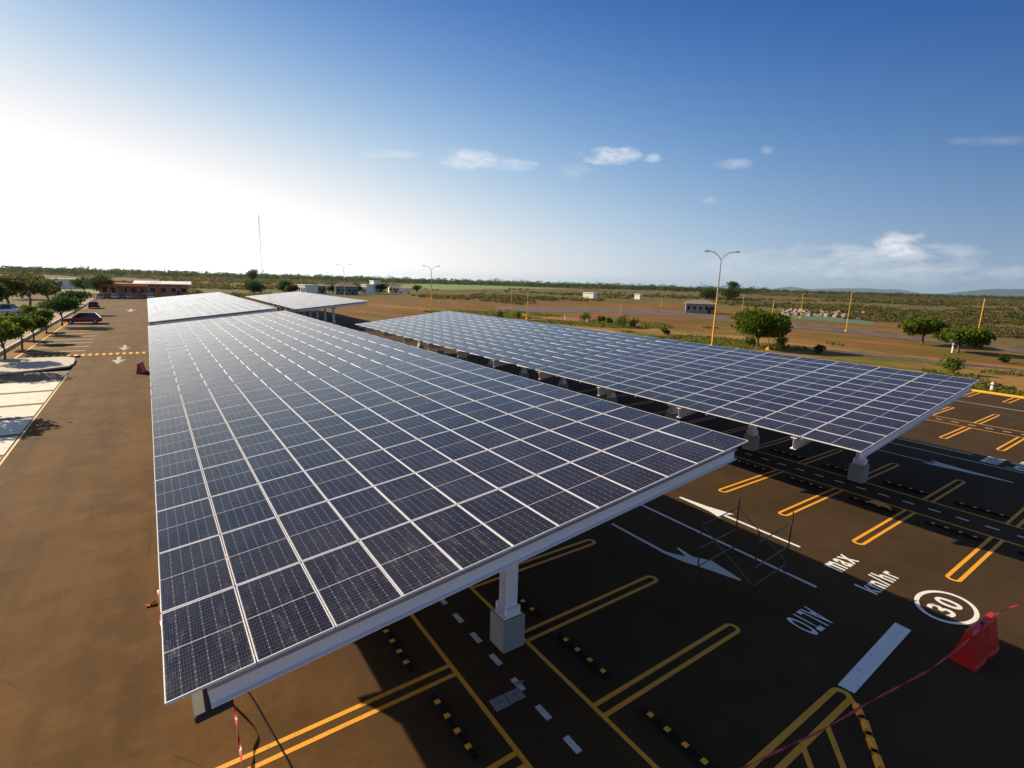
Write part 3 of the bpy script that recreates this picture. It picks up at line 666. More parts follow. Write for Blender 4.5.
# ================================================================== WHEEL STOPS
def wheel_stop():
    r = empty('wheel_stop', (0, 0, 0), 'x', 'wheel stop', 'rubber wheel stops in the parking bays')
    mb = MB(); mb.prism([(-.075, .006), (.075, .006), (.055, .075), (.035, .085), (-.035, .085), (-.055, .075)], lambda p, q, a: (p, a, q), -.85, .85); mb.build('body', M_RUB, r)
    for k in range(4):
        y = -.62+k*.41; b = MB(); f = lambda p, q, a: (p, a, q)
        b.prism([(-.0595, .078), (-.036, .089), (.036, .089), (.0595, .078), (.035, .0855), (-.035, .0855)], f, y-.055, y+.055); b.build('reflector', M_REFL, r)
    return r
WS = wheel_stop(); first = True
ordn = ['nearest', 'second nearest', 'third nearest', 'fourth nearest', 'fifth nearest', 'sixth nearest', 'seventh nearest', 'eighth nearest', 'ninth nearest', 'tenth nearest', 'eleventh nearest', 'twelfth nearest']
for (x, ks, where) in [(STRIPS[0]+1.75, range(-2, 3), 'in the bays right of the front pedestal'), (STRIPS[0]-1.72, range(-1, 3), 'in the bays left of the front pedestal'),
                       (STRIPS[1]-1.7, range(-3, 7), 'in the near bays under the second carport'), (STRIPS[1]+1.7, range(-2, 5), 'in the far bays under the second carport')]:
    for n, k in enumerate(ks):
        o = WS if first else copy_tree(WS); first = False
        o.location = (x+random.gauss(0, .03), Y0+BAY*(k+.5), 0); o.rotation_euler = (0, 0, random.gauss(0, .015)); o['label'] = f'{ordn[n]} black wheel stop with orange patches {where}'

# ================================================================== SMALL THINGS NEAR
def barrier(loc, rz, label):
    r = empty('road_barrier', loc, label, 'barrier', 'red plastic barriers', rz)
    # A-shaped hollow barrier, long axis local x
    prof = [(-.26, 0), (.26, 0), (.26, .09), (.235, .14), (.10, .72), (.085, .84), (.05, .90), (-.05, .90), (-.085, .84), (-.10, .72), (-.235, .14), (-.26, .09)]
    mb = MB(); n = len(prof); sec = [(-.72, .93), (-.66, 1.0), (-.16, 1.0), (-.10, .84), (.10, .84), (.16, 1.0), (.66, 1.0), (.72, .93)]
    for x, k in sec: mb.v += [(x, p*k, q if q < .2 else q*(.985 if .9 < k < 1 else (.93 if k < .9 else 1))) for p, q in prof]
    for i in range(len(sec)-1):
        for j in range(n): mb.f.append((i*n+j, i*n+(j+1) % n, (i+1)*n+(j+1) % n, (i+1)*n+j)); mb.mi.append(0)
    mb.f.append(tuple(n-1-j for j in range(n))); mb.f.append(tuple((len(sec)-1)*n+j for j in range(n))); mb.mi += [0, 0]
    b = mb.build('body', M_RED, r)
    k = MB(); k.tube([(0, 0, .82), (0, 0, .88)], .05, 10); k.build('filler_cap', M_DARK, r)
    st_ = MB(); f = lambda p, z, a: (a, p, z)
    for q in (-1, 1):
        y1, z1, y2, z2 = q*.121, .62, q*.146, .50; st_.quad((.18, y1, z1), (.34, y1, z1), (.34, y2, z2), (.18, y2, z2)) if q < 0 else st_.quad((.18, y2, z2), (.34, y2, z2), (.34, y1, z1), (.18, y1, z1))
    st_.build('sticker', M_WSTK, r)
    return r
barrier((15.58, 2.40, 0.006), math.radians(-4), 'red plastic barrier with tape, standing by the white speed ring')
barrier((-1.05, 53.6, .006), math.radians(80), 'small red barrier by the left edge of the nearest carport')

def ribbon(name, pts, r, M, label, cat, seg=5):
    P = [Vector(p) for p in pts]; out = []
    for i in range(len(P)-1):
        p0, p1, p2, p3 = P[max(i-1, 0)], P[i], P[i+1], P[min(i+2, len(P)-1)]
        for k in range(8):
            t = k/8; out.append(.5*((2*p1)+(-p0+p2)*t+(2*p0-5*p1+4*p2-p3)*t*t+(-p0+3*p1-3*p2+p3)*t**3))
    out.append(P[-1]); mb = MB(); mb.tube(out, r, seg); o = mb.build(name, M, smooth=True); return tag(o, label, cat)
def flat_tape(name, pts, w, M, label, cat):
    P = [Vector(p) for p in pts]; mb = MB(); n = 0; out = []
    for i in range(len(P)-1):
        p0, p1, p2, p3 = P[max(i-1, 0)], P[i], P[i+1], P[min(i+2, len(P)-1)]
        for k in range(10):
            t = k/10; out.append(.5*((2*p1)+(-p0+p2)*t+(2*p0-5*p1+4*p2-p3)*t*t+(-p0+3*p1-3*p2+p3)*t**3))
    out.append(P[-1]); L_ = 0
    for i, p in enumerate(out):
        d = (out[min(i+1, len(out)-1)]-out[max(i-1, 0)]).normalized(); sd = Vector((0, 0, 1)).cross(d)
        if sd.length < .05: sd = Vector((1, 0, 0))
        sd.normalize(); up = d.cross(sd); L_ += .35
        a = sd*math.cos(L_)+up*math.sin(L_)
        mb.v += [tuple(p+a*w/2), tuple(p-a*w/2)]
    for i in range(len(out)-1): mb.f.append((2*i, 2*i+1, 2*i+3, 2*i+2)); mb.mi.append(0)
    o = mb.build(name, M); sm = o.modifiers.new('thick', 'SOLIDIFY'); sm.thickness = .004; return tag(o, label, cat)
bt = lambda x, y, z: G(x, y, z)
flat_tape('barricade_tape', [(15.55, 2.3, .92), bt(938, 664, .50), bt(905, 683, .32), bt(870, 702, .28), bt(820, 731, .30), bt(780, 750, .36), bt(735, 772, .45), bt(690, 795, .6)], .045, M_TAPE, 'red tape strung from the barrier across the yellow island', 'tape')
flat_tape('barricade_tape', [(15.7, 2.25, .95), bt(1000, 612, .75), bt(1024, 602, .62), bt(1060, 585, .6), bt(1120, 565, .75)], .045, M_TAPE, 'red tape running from the barrier out of frame to the right', 'tape')
flat_tape('barricade_tape', [bt(158, 590, .3), bt(162, 628, .35), bt(166, 650, .1), bt(205, 680, .06), bt(231, 703, .3), bt(238, 735, .2), bt(243, 775, .1), bt(246, 810, .05)], .045, M_TAPE, 'red tape hanging below the front corner of the nearest carport', 'tape')
ribbon('black_streak', [bt(236, 676, .03), bt(252, 698, .03), bt(266, 722, .02), bt(281, 748, .02), bt(293, 772, .02), bt(300, 800, .02)], .014, M_RUB, 'black cable lying on the lit asphalt under the front corner', 'streak')  # thin black tube tracing a dark line on the asphalt
def debris(x, y, label, M, s, seed, name='crumpled_rag', cat='rag'):
    r = np.random.default_rng(seed); p = G(x, y); mb = MB(); n = 7
    for i in range(n):
        for j in range(n): mb.v.append((p.x+(i/n-.5)*s*1.5+r.normal()*s*.05, p.y+(j/n-.5)*s+r.normal()*s*.05, .02+abs(r.normal())*s*.16))
    for i in range(n-1):
        for j in range(n-1): mb.f.append((i*n+j, (i+1)*n+j, (i+1)*n+j+1, i*n+j+1)); mb.mi.append(0)
    o = mb.build(name, M); o.modifiers.new('thick', 'SOLIDIFY').thickness = .012; tag(o, label, cat)
debris(152, 604.5, 'crumpled orange rag on the road beside the nearest canopy', mat('orange_cloth', (.42, .16, .04), .9, var=.2, scale=8), .17, 1)
# precast covers between the median lines
def cover(a, b, c, label):
    a, b, c = G(*a), G(*b), G(*c); rz = math.atan2(b.y-a.y, b.x-a.x); w = (b-a).length/2-.006; l = (c-b).length/2; mid = (a+c)/2
    p = mid; r = empty('concrete_cover', (p.x, p.y, 0), label, 'cover', 'precast covers in the median', rz)
    mb = MB(); mb.box(-w, w, -l, l, .006, .022, bev=.006); mb.build('slab', M_PAVER, r)
    b = MB(); b.tube([(-.06, 0, .024), (.06, 0, .024)], .006, 5); b.build('lifting_bar', M_DARK, r)
cover((487.6, 701.9), (502.4, 695.2), (512.3, 704.6), 'grey concrete cover in the median, next to the yellow line')
cover((502.6, 695.1), (517.3, 688.4), (527.2, 696.5), 'grey concrete cover in the median with splashed cement at its edge')
pc = G(517, 683.5); mb = MB(); r_ = np.random.default_rng(4)
for i in range(9):
    a = r_.random()*6.28; l = .05+.13*r_.random(); w = .010; d = Vector((math.cos(a), math.sin(a), 0)); n = Vector((-d.y, d.x, 0))*w
    c = Vector((pc.x, pc.y, .007)); mb.quad(c-n, c+d*l-n*.3, c+d*l+n*.3+Vector((0, 0, .02)), c+n+Vector((0, 0, .03)))
tag(mb.build('cement_splash', M_PAVER), 'grey cement splash spattered beside the precast covers', 'cement')
# low studs along the island curve
ds = MB()
def stud(p, d, n):
    r = empty('kerb_stud', (p.x, p.y, .012), f'{ordn[n]} orange plastic separator block along the curved island edge' if n else 'orange separator block nearest the stop bar on the curved edge', 'road stud', 'orange blocks along the island edge', math.atan2(d.y, d.x))
    mb = MB(); mb.prism([(-.08, 0), (.08, 0), (.055, .07), (.03, .09), (-.03, .09), (-.055, .07)], lambda q, z, a: (a, q, z), -.13, .13); mb.build('body', M_REFL, r)
    b = MB(); b.box(.131, .15, -.05, .05, 0, .05); b.box(-.15, -.131, -.05, .05, 0, .05); b.build('end_cap', M_RUB, r)
tc_ = 0
for i, t in enumerate((.28, .50, .72, .94, 1.2, 1.5)):
    # arc length along the curve
    s = t*1.9; k = 0; q = cur[0]
    for a, b in zip(cur[:-1], cur[1:]):
        l = (b-a).length
        if s <= l: stud(a.lerp(b, s/l), b-a, i); break
        s -= l
# scaffold frame
def scaffold():
    A, B, C_, D = G(697, 574), G(751, 595), G(785, 571), G(731, 548)
    D = A + (C_-B)
    r = empty('scaffold_frame', (A.x, A.y, 0), 'thin dark open scaffold frame standing over the white lane arrow', 'scaffold')
    o = Vector((A.x, A.y, 0)); H = 1.95
    for P in (A, B, C_, D):
        mb = MB(); p = P-o; mb.tube([p+Vector((0, 0, .03)), p+Vector((0, 0, H))], .021, 7); po = mb.build('post', M_DARK, r)
        b = MB(); b.box(p.x-.06, p.x+.06, p.y-.06, p.y+.06, .006, .03); b.build('foot_plate', M_DARK, po)
    for P, Q in ((A, D), (B, C_)):
        for z in (.25, .85, 1.6):
            mb = MB(); mb.tube([P-o+Vector((0, 0, z)), Q-o+Vector((0, 0, z))], .018, 6); mb.build('cross_bar', M_RUST, r)
    for P, Q in ((A, B), (D, C_)):
        mb = MB(); mb.tube([P-o+Vector((0, 0, 1.6)), Q-o+Vector((0, 0, .3))], .015, 6); mb.build('brace', M_RUST, r)
scaffold()

# ================================================================== LAMPS AND POSTS
def street_lamp(p, h, label, az, single=False, ymix=.58):
    r = empty('street_lamp', (p.x, p.y, -.1), label, 'street lamp', 'double-arm street lamps', az)
    mb = MB(); mb.tube([(0, 0, .45), (0, 0, h*ymix)], [.15, .115], 10); mb.build('lower_pole', M_YPOST, r)
    mb = MB(); mb.tube([(0, 0, h*ymix), (0, 0, h)], [.112, .075], 10); mb.build('upper_pole', M_GREYP, r)
    mb = MB(); mb.box(-.22, .22, -.22, .22, 0, .45, bev=.05); mb.build('base_block', M_YPOST, r)
    for s in (-1, 1):
        mb = MB(); mb.tube([(0, 0, h-.1), (s*.45, 0, h+.5), (s*1.1, 0, h+.95), (s*1.9, 0, h+1.1)], .05, 7); a = mb.build('arm', M_GREYP, r)
        l = MB(); l.prism([(1.75, -.05), (1.85, -.10), (2.55, -.10), (2.65, -.03), (2.5, .08), (1.9, .08)], lambda x, z, q: (s*x, q, h+1.1+z), -.15, .15); l.build('lamp_head', M_LAMP, a)
    return r
street_lamp(G(712, 347), 12.6, 'tall double-arm street lamp with yellow lower pole, beyond the second carport', math.radians(-30))
street_lamp(G(431.5, 309), 11.4, 'distant double-arm lamp on a yellow pole behind the second carport', math.radians(-35))
street_lamp(G(345, 303), 11.6, 'faint far lamp rising over the farthest carport', math.radians(-35))
def post(px, h, label, lean=0):
    p = G(*px); r = empty('yellow_post', (p.x, p.y, -.1), label, 'post', 'bare yellow lamp posts in the field'); d = (p.xy).length
    mb = MB(); mb.tube([(0, 0, .3), (lean, 0, h)], [.07+d*.0001, .05+d*.0001], 8); mb.build('shaft', M_YPOST, r)
    b = MB(); b.box(-.25, .25, -.25, .25, 0, .3, bev=.05); b.build('footing', M_YPOST, r)
post((768, 349), 7.2, 'bare yellow post in front of the round green tree')
post((846, 331), 8.6, 'bare yellow post on the bare soil right of the green turf')
post((800, 318), 7.6, 'bare yellow post at the left end of the green turf')
post((975, 347), 8.2, 'bare yellow post behind the right pair of low trees')
post((620, 326), 4.6, 'short yellow post among the shrubs of the verge')
post((527, 319), 6.6, 'thin yellow post on the verge behind the middle of the canopy')
post((511, 308), 6.6, 'orange-yellow post out on the dark track, left of the verge post')
post((581, 300), 8.0, 'far yellow post left of the white boxes')
post((661, 307), 6.5, 'thin yellow post left of the grey shed')
post((742, 312), 6.5, 'thin post right of the tall lamp, by the scrub')
post((440, 302), 6.5, 'yellow post right of the distant lamp')
# crossbar sign by far lamp
def gantry():
    p = G(431, 301); r = empty('barrier_beam', (p.x, p.y, 0), 'yellow height-limit beam on posts behind the second carport', 'barrier beam', rz=math.radians(-35))
    mb = MB(); mb.tube([(-9, 0, 2.6), (9, 0, 2.6)], .18, 6); mb.build('crossbeam', M_YPOST, r)
    for x in (-8, 0, 8):
        mb = MB(); mb.tube([(x, 0, -.1), (x, 0, 2.5)], .1, 6); mb.build('post', M_YPOST, r)
gantry()
def marker(px, h, label, M=None):
    p = G(*px); r = empty('marker_post', (p.x, p.y, -.1), label, 'marker post', 'white marker posts')
    mb = MB(); mb.box(-.1, .1, -.1, .1, 0, h, bev=.03); mb.build('shaft', M_WSTK, r)
    b = MB(); b.box(-.104, .104, -.104, .104, h*.7, h*.8); b.build('band', M_DARK, r)
marker((991, 392), 1.0, 'white marker post beside the yellow kerb')
marker((952, 352), 1.5, 'white marker post under the right low tree')
marker((587, 323), 1.1, 'white marker among the verge shrubs')
marker((565, 319), 1.0, 'white marker at the left of the verge shrubs')

# radio mast
def mast():
    p = G(263, 284.5); d = p.xy.length; h = CAMZ + 58/F*(p-cam.matrix_world.translation).dot(FW); r = empty('radio_mast', (p.x, p.y, -.15), 'tall thin lattice radio mast on the horizon', 'mast')
    mb = MB(); w = .55; c = [(w*math.cos(a), w*math.sin(a)) for a in (0, 2.094, 4.189)]
    for x, y in c: mb.tube([(x, y, 0), (x, y, h)], .09, 5)
    mb.build('legs', M_MAST, r); mb = MB(); z = 0; k = 0
    while z < h-1.5:
        for i in range(3):
            a, b = c[i], c[(i+1) % 3]; mb.tube([(*a, z), (*b, z+1.5)], .025, 4); mb.tube([(*a, z), (*b, z)], .02, 4)
        z += 1.5
    mb.build('lattice', M_MAST, r)
    mb = MB(); mb.tube([(0, 0, h), (0, 0, h+2)], .03, 5); mb.build('antenna', M_LAMP, r)
mast()

# ================================================================== TREES
def crown_pts(n, lobes, shell=.55):
    """points spread through a set of ellipsoid lobes, denser near their surface, with gaps"""
    out = []; w = np.array([l[3]*l[4]*l[5] for l in lobes]); w = w/w.sum()
    for l, k in zip(lobes, (w*n).astype(int)+1):
        d = rng.normal(size=(k, 3)); d /= np.linalg.norm(d, axis=1)[:, None]; rad = shell+(1-shell)*rng.random(k)**.6
        q = d*rad[:, None]*np.array(l[3:6])*(1+.12*rng.normal(size=(k, 1))) + np.array(l[:3]); out.append(q)
    return np.concatenate(out)
def tree(px, h, cr, ch, label, M, n=1500, leaf=.3, trunk=.09, trunk_h=None, nl=9, name='tree', group=None, loc=None, seed=0, flat=1.0, twin=None):
    p = loc or G(*px); r = empty(name, (p.x, p.y, -.08), label, 'tree' if 'tree' in name else 'shrub', group)
    rs = np.random.default_rng(seed+int(abs(p.x*13+p.y*7))); th = trunk_h if trunk_h is not None else h-ch
    cz = h-ch/2; lobes = []
    for i in range(nl):
        a = rs.random()*6.283; q = rs.random()**.5*.62; s = .38+.22*rs.random()
        lobes.append((cr*q*math.cos(a), cr*q*math.sin(a), cz+(rs.random()-.5)*ch*.45*flat, cr*s, cr*s, ch*.5*(.45+.3*rs.random())))
    lobes.append((0, 0, cz, cr*.55, cr*.55, ch*.42))
    V, Fq = leaves(crown_pts(n, lobes), leaf); mi = (rng.random(len(Fq)) < .3).astype(int)
    npmesh('crown', V, Fq, M if isinstance(M, list) else [M, M_LEAF2], mi, r)
    mb = MB(); mb.tube([(0, 0, 0), (.03*h, .01*h, th*.6), (.0, .02*h, th+ch*.3)], [trunk*1.3, trunk, trunk*.6], 8)
    for i in range(5):
        l = lobes[i % len(lobes)]; mb.tube([(.01, .01, th*.8), (l[0]*.5, l[1]*.5, th+ch*.2), (l[0]*.9, l[1]*.9, l[2])], [trunk*.6, trunk*.4, trunk*.15], 5)
    mb.build('trunk', M_BARK, r)
    return r
# planted row along the left kerb
G1 = 'young trees planted along the left kerb'
ys = [(65.0, 3.7, 1.75), (73.6, 3.9, 1.9), (81.0, 3.5, 1.45), (91, 3.4, 1.4)]
for i, (y, h, cr) in enumerate(ys):
    tree(None, h, cr, 2.0, f'young round-topped tree on the left kerb, {ordn[i]} of its group', M_LEAF1, n=2600, leaf=.26, trunk=.075, name='street_tree', group=G1, loc=Vector((-11.35-.05*i, y, 0)), seed=i, flat=.6)
tree((62, 326), 4.6, 2.6, 2.5, 'dark wide street tree standing left of the dark parked car', M_LEAF2, n=2600, leaf=.32, trunk=.1, name='street_tree', group=G1, seed=40)
tree((75, 314), 4.8, 2.9, 2.6, 'dark street tree behind the dark parked car', M_LEAF2, n=2000, leaf=.36, trunk=.1, name='street_tree', group=G1, seed=41)
for i, (x, y) in enumerate([(-10.9, 43.8), (-12.3, 60.5)]):
    tree(None, 4.9, 2.7, 2.5, f'street tree left of the pale bays, {ordn[i]} of the ones casting shade there', M_LEAF1, n=1800, leaf=.3, trunk=.085, name='street_tree', group=G1, loc=Vector((x, y, 0)), seed=50+i)
# slender trunks behind the kerb
for i, (y, h_) in enumerate([(68.5, 3.3), (76.5, 3.6), (85.5, 3.1), (96, 3.5)]):
    tree(None, h_, 1.25, 1.5, f'slim young tree behind the left kerb, {ordn[i]} of the slim ones', M_LEAF1, n=1200, leaf=.28, trunk=.05, name='street_tree', group=G1, loc=Vector((-13.4, y, 0)), seed=60+i)
G2 = 'big trees behind the left street'
for i, (px, h, cr, ch) in enumerate([((8, 309), 7.0, 4.5, 4.5), ((30, 305), 7.2, 5.5, 4.8), ((48, 303), 6.0, 4.5, 4.2), ((22, 298), 7.5, 6, 5), ((104, 297), 7.4, 5.2, 5.6), ((84, 293), 6, 4.5, 4.5), ((-12, 312), 6.5, 4.5, 4.5)]):
    lab = ['olive tree at the far left behind the white vehicle', 'broad olive tree over the front lawn', 'olive tree at the right end of the left grove', 'tall olive tree at the back of the left grove', 'dark round tree left of the orange building', 'dark tree left of the orange building, smaller and farther', 'olive tree cut by the left picture edge'][i]
    tree(px, h, cr, ch, lab, [M_LEAF3, M_LEAF2] if i < 4 else [M_LEAF2, M_LEAF3], n=1800, leaf=.6, trunk=.2, group=G2, seed=80+i)
tree((254, 294), 6.2, 5.2, 5.6, 'big dark round tree behind the white carport roof', M_LEAF2, n=1800, leaf=.7, trunk=.2, seed=90)
tree((284, 293), 6.0, 4.8, 5.2, 'dark round bush-like tree right of the big dark one', M_LEAF2, n=1500, leaf=.7, trunk=.2, seed=91)
tree((253, 283), 14, 6, 11, 'pointed grey tree on the skyline under the radio mast', [M_LEAF3, M_LEAF2], n=1200, leaf=1.3, trunk=.3, seed=92)
tree((160, 296), 5.2, 5.5, 3.8, 'dark spreading tree in front of the white canopy roof', M_LEAF2, n=1500, leaf=.6, trunk=.2, seed=93)
tree((380, 293.5), 5.6, 5.5, 4.6, 'dark tree among the white houses', M_LEAF2, n=1200, leaf=.8, trunk=.2, seed=94)
tree((417, 292), 5, 3, 4.4, 'small green tree right of the white truck', M_LEAF1, n=900, leaf=.7, trunk=.15, seed=95)
for i, (px, h, cr, lab) in enumerate([((311, 293.8), 5.0, 3.0, 'dark bushy tree between the first two white houses'), ((333, 293.6), 4.6, 3.2, 'bushy tree left of the teal hall'), ((357, 293.2), 5.2, 2.8, 'tree squeezed between the teal hall and the white house'), ((292, 294.5), 4.4, 3.2, 'low tree left of the white house behind the farthest carport')]):
    tree(px, h, cr, h*.8, lab, [M_LEAF2, M_LEAF3], n=800, leaf=.8, trunk=.15, seed=200+i)
# right-hand trees
tree((757, 347.5), 6.0, 3.75, 4.3, 'round bright green tree beyond the second carport', M_LEAF1, n=11000, leaf=.40, trunk=.16, trunk_h=1.7, nl=14, seed=100)
tree((922, 344), 4.5, 3.9, 2.8, 'flat-topped dark green tree, left of the right-hand pair', [M_LEAF1, M_LEAF2], n=8000, leaf=.5, trunk=.16, nl=14, seed=101)
tree((958, 352), 3.6, 3.5, 2.4, 'flat-topped dark green tree, right of the right-hand pair', [M_LEAF1, M_LEAF2], n=8000, leaf=.48, trunk=.16, nl=14, seed=102)
tree((706, 300), 9.0, 8, 8, 'dark green tree clump behind the grey shed', [M_LEAF2, M_LEAF3], n=1800, leaf=1.0, trunk=.3, seed=103)
tree((728, 300), 10.0, 8.5, 8.5, 'dark green tree clump right of the tall lamp', [M_LEAF2, M_LEAF3], n=1800, leaf=1.0, trunk=.3, seed=104)
tree((731, 296), 17, 8, 10, 'tallest dark tree on the skyline right of the lamp', [M_LEAF2, M_LEAF3], n=900, leaf=1.4, trunk=.4, seed=105)
# verge shrubs
G3 = 'shrubs on the verge behind the second carport'
for i, (px, h, lab) in enumerate([((585, 320.5), 2.2, 'dark shrub left of the white verge marker'), ((601, 322), 1.6, 'low shrub just right of the white verge marker'), ((609, 324), 1.6, 'low dark shrub left of the short yellow post'), ((622, 327), 2.6, 'tallest verge shrub, by the short yellow post'), ((633, 327), 1.9, 'round shrub right of the short yellow post'),
                                  ((665, 334), 1.3, 'low shrub on the verge left of the tall lamp'), ((748, 346), 1.7, 'tuft under the round green tree'), ((818, 353), 1.4, 'small shrub near the dark side track'), ((780, 347), 1.8, 'shrub right of the yellow post by the round tree'), ((952, 373), 2.0, 'yellow-green bush behind the right corner of the canopy'), ((1003, 362), 1.0, 'pale tuft on the right bare soil'), ((500, 318), 1.8, 'green shrub on the verge at its far end'), ((518, 318), 1.7, 'green shrub left of the thin verge post')]):
    tree(px, h, h*.66, h*1.0, lab, [M_LEAF1, M_LEAF2] if i in (9, 6, 11, 12) else [M_LEAF2, M_LEAF1], n=700, leaf=.24, trunk=.05, trunk_h=.08, nl=6, name='shrub', group=G3, seed=120+i)

# --- uncountable vegetation
def wedge(n, d0, d1, x0=-60, x1=1090, pw=1.0):
    """random ground points seen between image columns x0..x1, between two distances"""
    x = x0+(x1-x0)*rng.random(n); az = YAW+np.arctan((x-512)/F); d = d0*(d1/d0)**(rng.random(n)**pw); return np.stack([d*np.sin(az), d*np.cos(az)], 1), d
def bushes(name, P, hh, rr, per, M, leaf):
    n = len(P); c = np.repeat(np.concatenate([P, np.full((n, 1), -.15)], 1), per, 0); h = np.repeat(hh, per); r = np.repeat(rr, per)
    d = rng.normal(size=(n*per, 3)); d /= np.linalg.norm(d, axis=1)[:, None]; q = .45+.55*rng.random(n*per)**.5
    c[:, 0] += d[:, 0]*r*q; c[:, 1] += d[:, 1]*r*q; c[:, 2] += h*.5+d[:, 2]*h*.5*q
    V, Fq = leaves(c, np.repeat(leaf, per)); k = len(M); mi = np.repeat(rng.integers(0, k, n), per)
    return tag(npmesh(name, V, Fq, M, mi), kind='stuff')
def not_lot(P): return ~((P[:, 0] > -20) & (P[:, 0] < 118) & (P[:, 1] < 212)) & ~((P[:, 0] > 80) & (P[:, 0] < 160) & (P[:, 1] < 150))
def noise2(P, s):
    return np.sin(P[:, 0]/s+1.3*np.sin(P[:, 1]/s*.7))+np.sin(P[:, 1]/s*1.2+1.7*np.sin(P[:, 0]/s*.55))
P, d = wedge(7000, 190, 620); keep = not_lot(P) & (noise2(P, 38)+.5*noise2(P, 13) > .35) & ~((P[:, 0] < 110) & (P[:, 0] > 50) & (P[:, 1] < 330)) & ~((P[:, 0] > 150) & (P[:, 0] < 345) & (P[:, 1] > 400)); P, d = P[keep], d[keep]
hh = .7+1.5*rng.random(len(P))**1.5; o = bushes('scrubland', P, hh, hh*1.1+.6, 26, [M_LEAF3, M_LEAF3, M_LEAF4, M_LEAF2, M_LEAF3, M_LEAF4], .5+d*.0014); tag(o, 'olive and dry scrub covering the plain beyond the bare soil', 'scrub')
P, d = wedge(1500, 120, 210, 800, 1090); keep = (noise2(P, 14) > -.3) & (P[:, 0] > 150) & ~((P[:, 0] < 225) & (P[:, 1] > 52) & (P[:, 1] < 120)); P, d = P[keep], d[keep]
hh = .5+1.1*rng.random(len(P))**2; o = bushes('dry_brush', P, hh, hh*1.2+.4, 26, [M_LEAF4, M_LEAF4, M_LEAF3], .3+d*.0010); tag(o, 'dry low brush on the right, past the soil', 'brush')
P, d = wedge(6000, 620, 1900); keep = ~((P[:, 0] > 250) & (P[:, 0] < 640) & (P[:, 1] > 500) & (P[:, 1] < 1000)) & (noise2(P, 140) > -.6); P, d = P[keep], d[keep]
hh = 1.2+1.8*rng.random(len(P)); o = bushes('far_scrub', P, hh, hh*1.6+1, 14, [M_LEAF3, M_LEAF4, M_LEAF3], 1.4+d*.0012); tag(o, 'far olive scrub below the tree line', 'scrub')
# tree line on the horizon
P, d = wedge(2600, 1000, 1900, -80, 760, 1.0); hh = 7+7*rng.random(len(P))**2+6*(rng.random(len(P)) > .95); o = bushes('woodland', P, hh, hh*.6, 46, [M_LEAF2, M_LEAF2, M_LEAF3], 1.9+d*.0004); tag(o, 'dark tree line along the left and middle horizon', 'woodland')
P, d = wedge(900, 1700, 3000, 740, 1090, 1.0); hh = 6+6*rng.random(len(P))**2; o = bushes('woodland', P, hh, hh*.7, 24, [M_LEAF2, M_LEAF3], 3+d*.0004); tag(o, 'thin tree line along the right horizon', 'woodland')
# verge grass
n = 60000; X = 61+40*rng.random(n)**1.3; Y = -20+150*rng.random(n); P = np.stack([X, Y], 1)
edge = np.where(P[:, 1] > 30, 81, 72)+np.clip((P[:, 1]-60)*.22, 0, 9); keep = (noise2(P, 7)+.7*noise2(P, 2.3) > np.where(P[:, 0] < edge, -.5, 1.3+.05*(P[:, 0]-edge))); P = P[keep]
c = np.concatenate([P, np.full((len(P), 1), .02)+.22*rng.random((len(P), 1))], 1); V, Fq = leaves(c, .42); mi = rng.integers(0, 3, len(Fq)); o = npmesh('verge_grass', V, Fq, [M_GRASS, M_LEAF1, M_LEAF4], mi); tag(o, 'patchy green grass on the verge behind the second carport', 'grass', kind='stuff')
# rubble mounds
P, d = wedge(260, 205, 262, 778, 862); n = len(P); c = []; rb = MB()
for p in P:
    s = .25+.75*random.random()**2; rb.box(p[0]-s, p[0]+s, p[1]-s*.8, p[1]+s*.8, -.2, s*1.1, bev=s*.28)
tag(rb.build('rubble', mat('pinkish_rubble', (.16, .10, .075), .95, var=.4, scale=.4, base2=(.33, .24, .20))), 'pinkish heap of rubble and earth behind the green turf', 'rubble', kind='stuff')

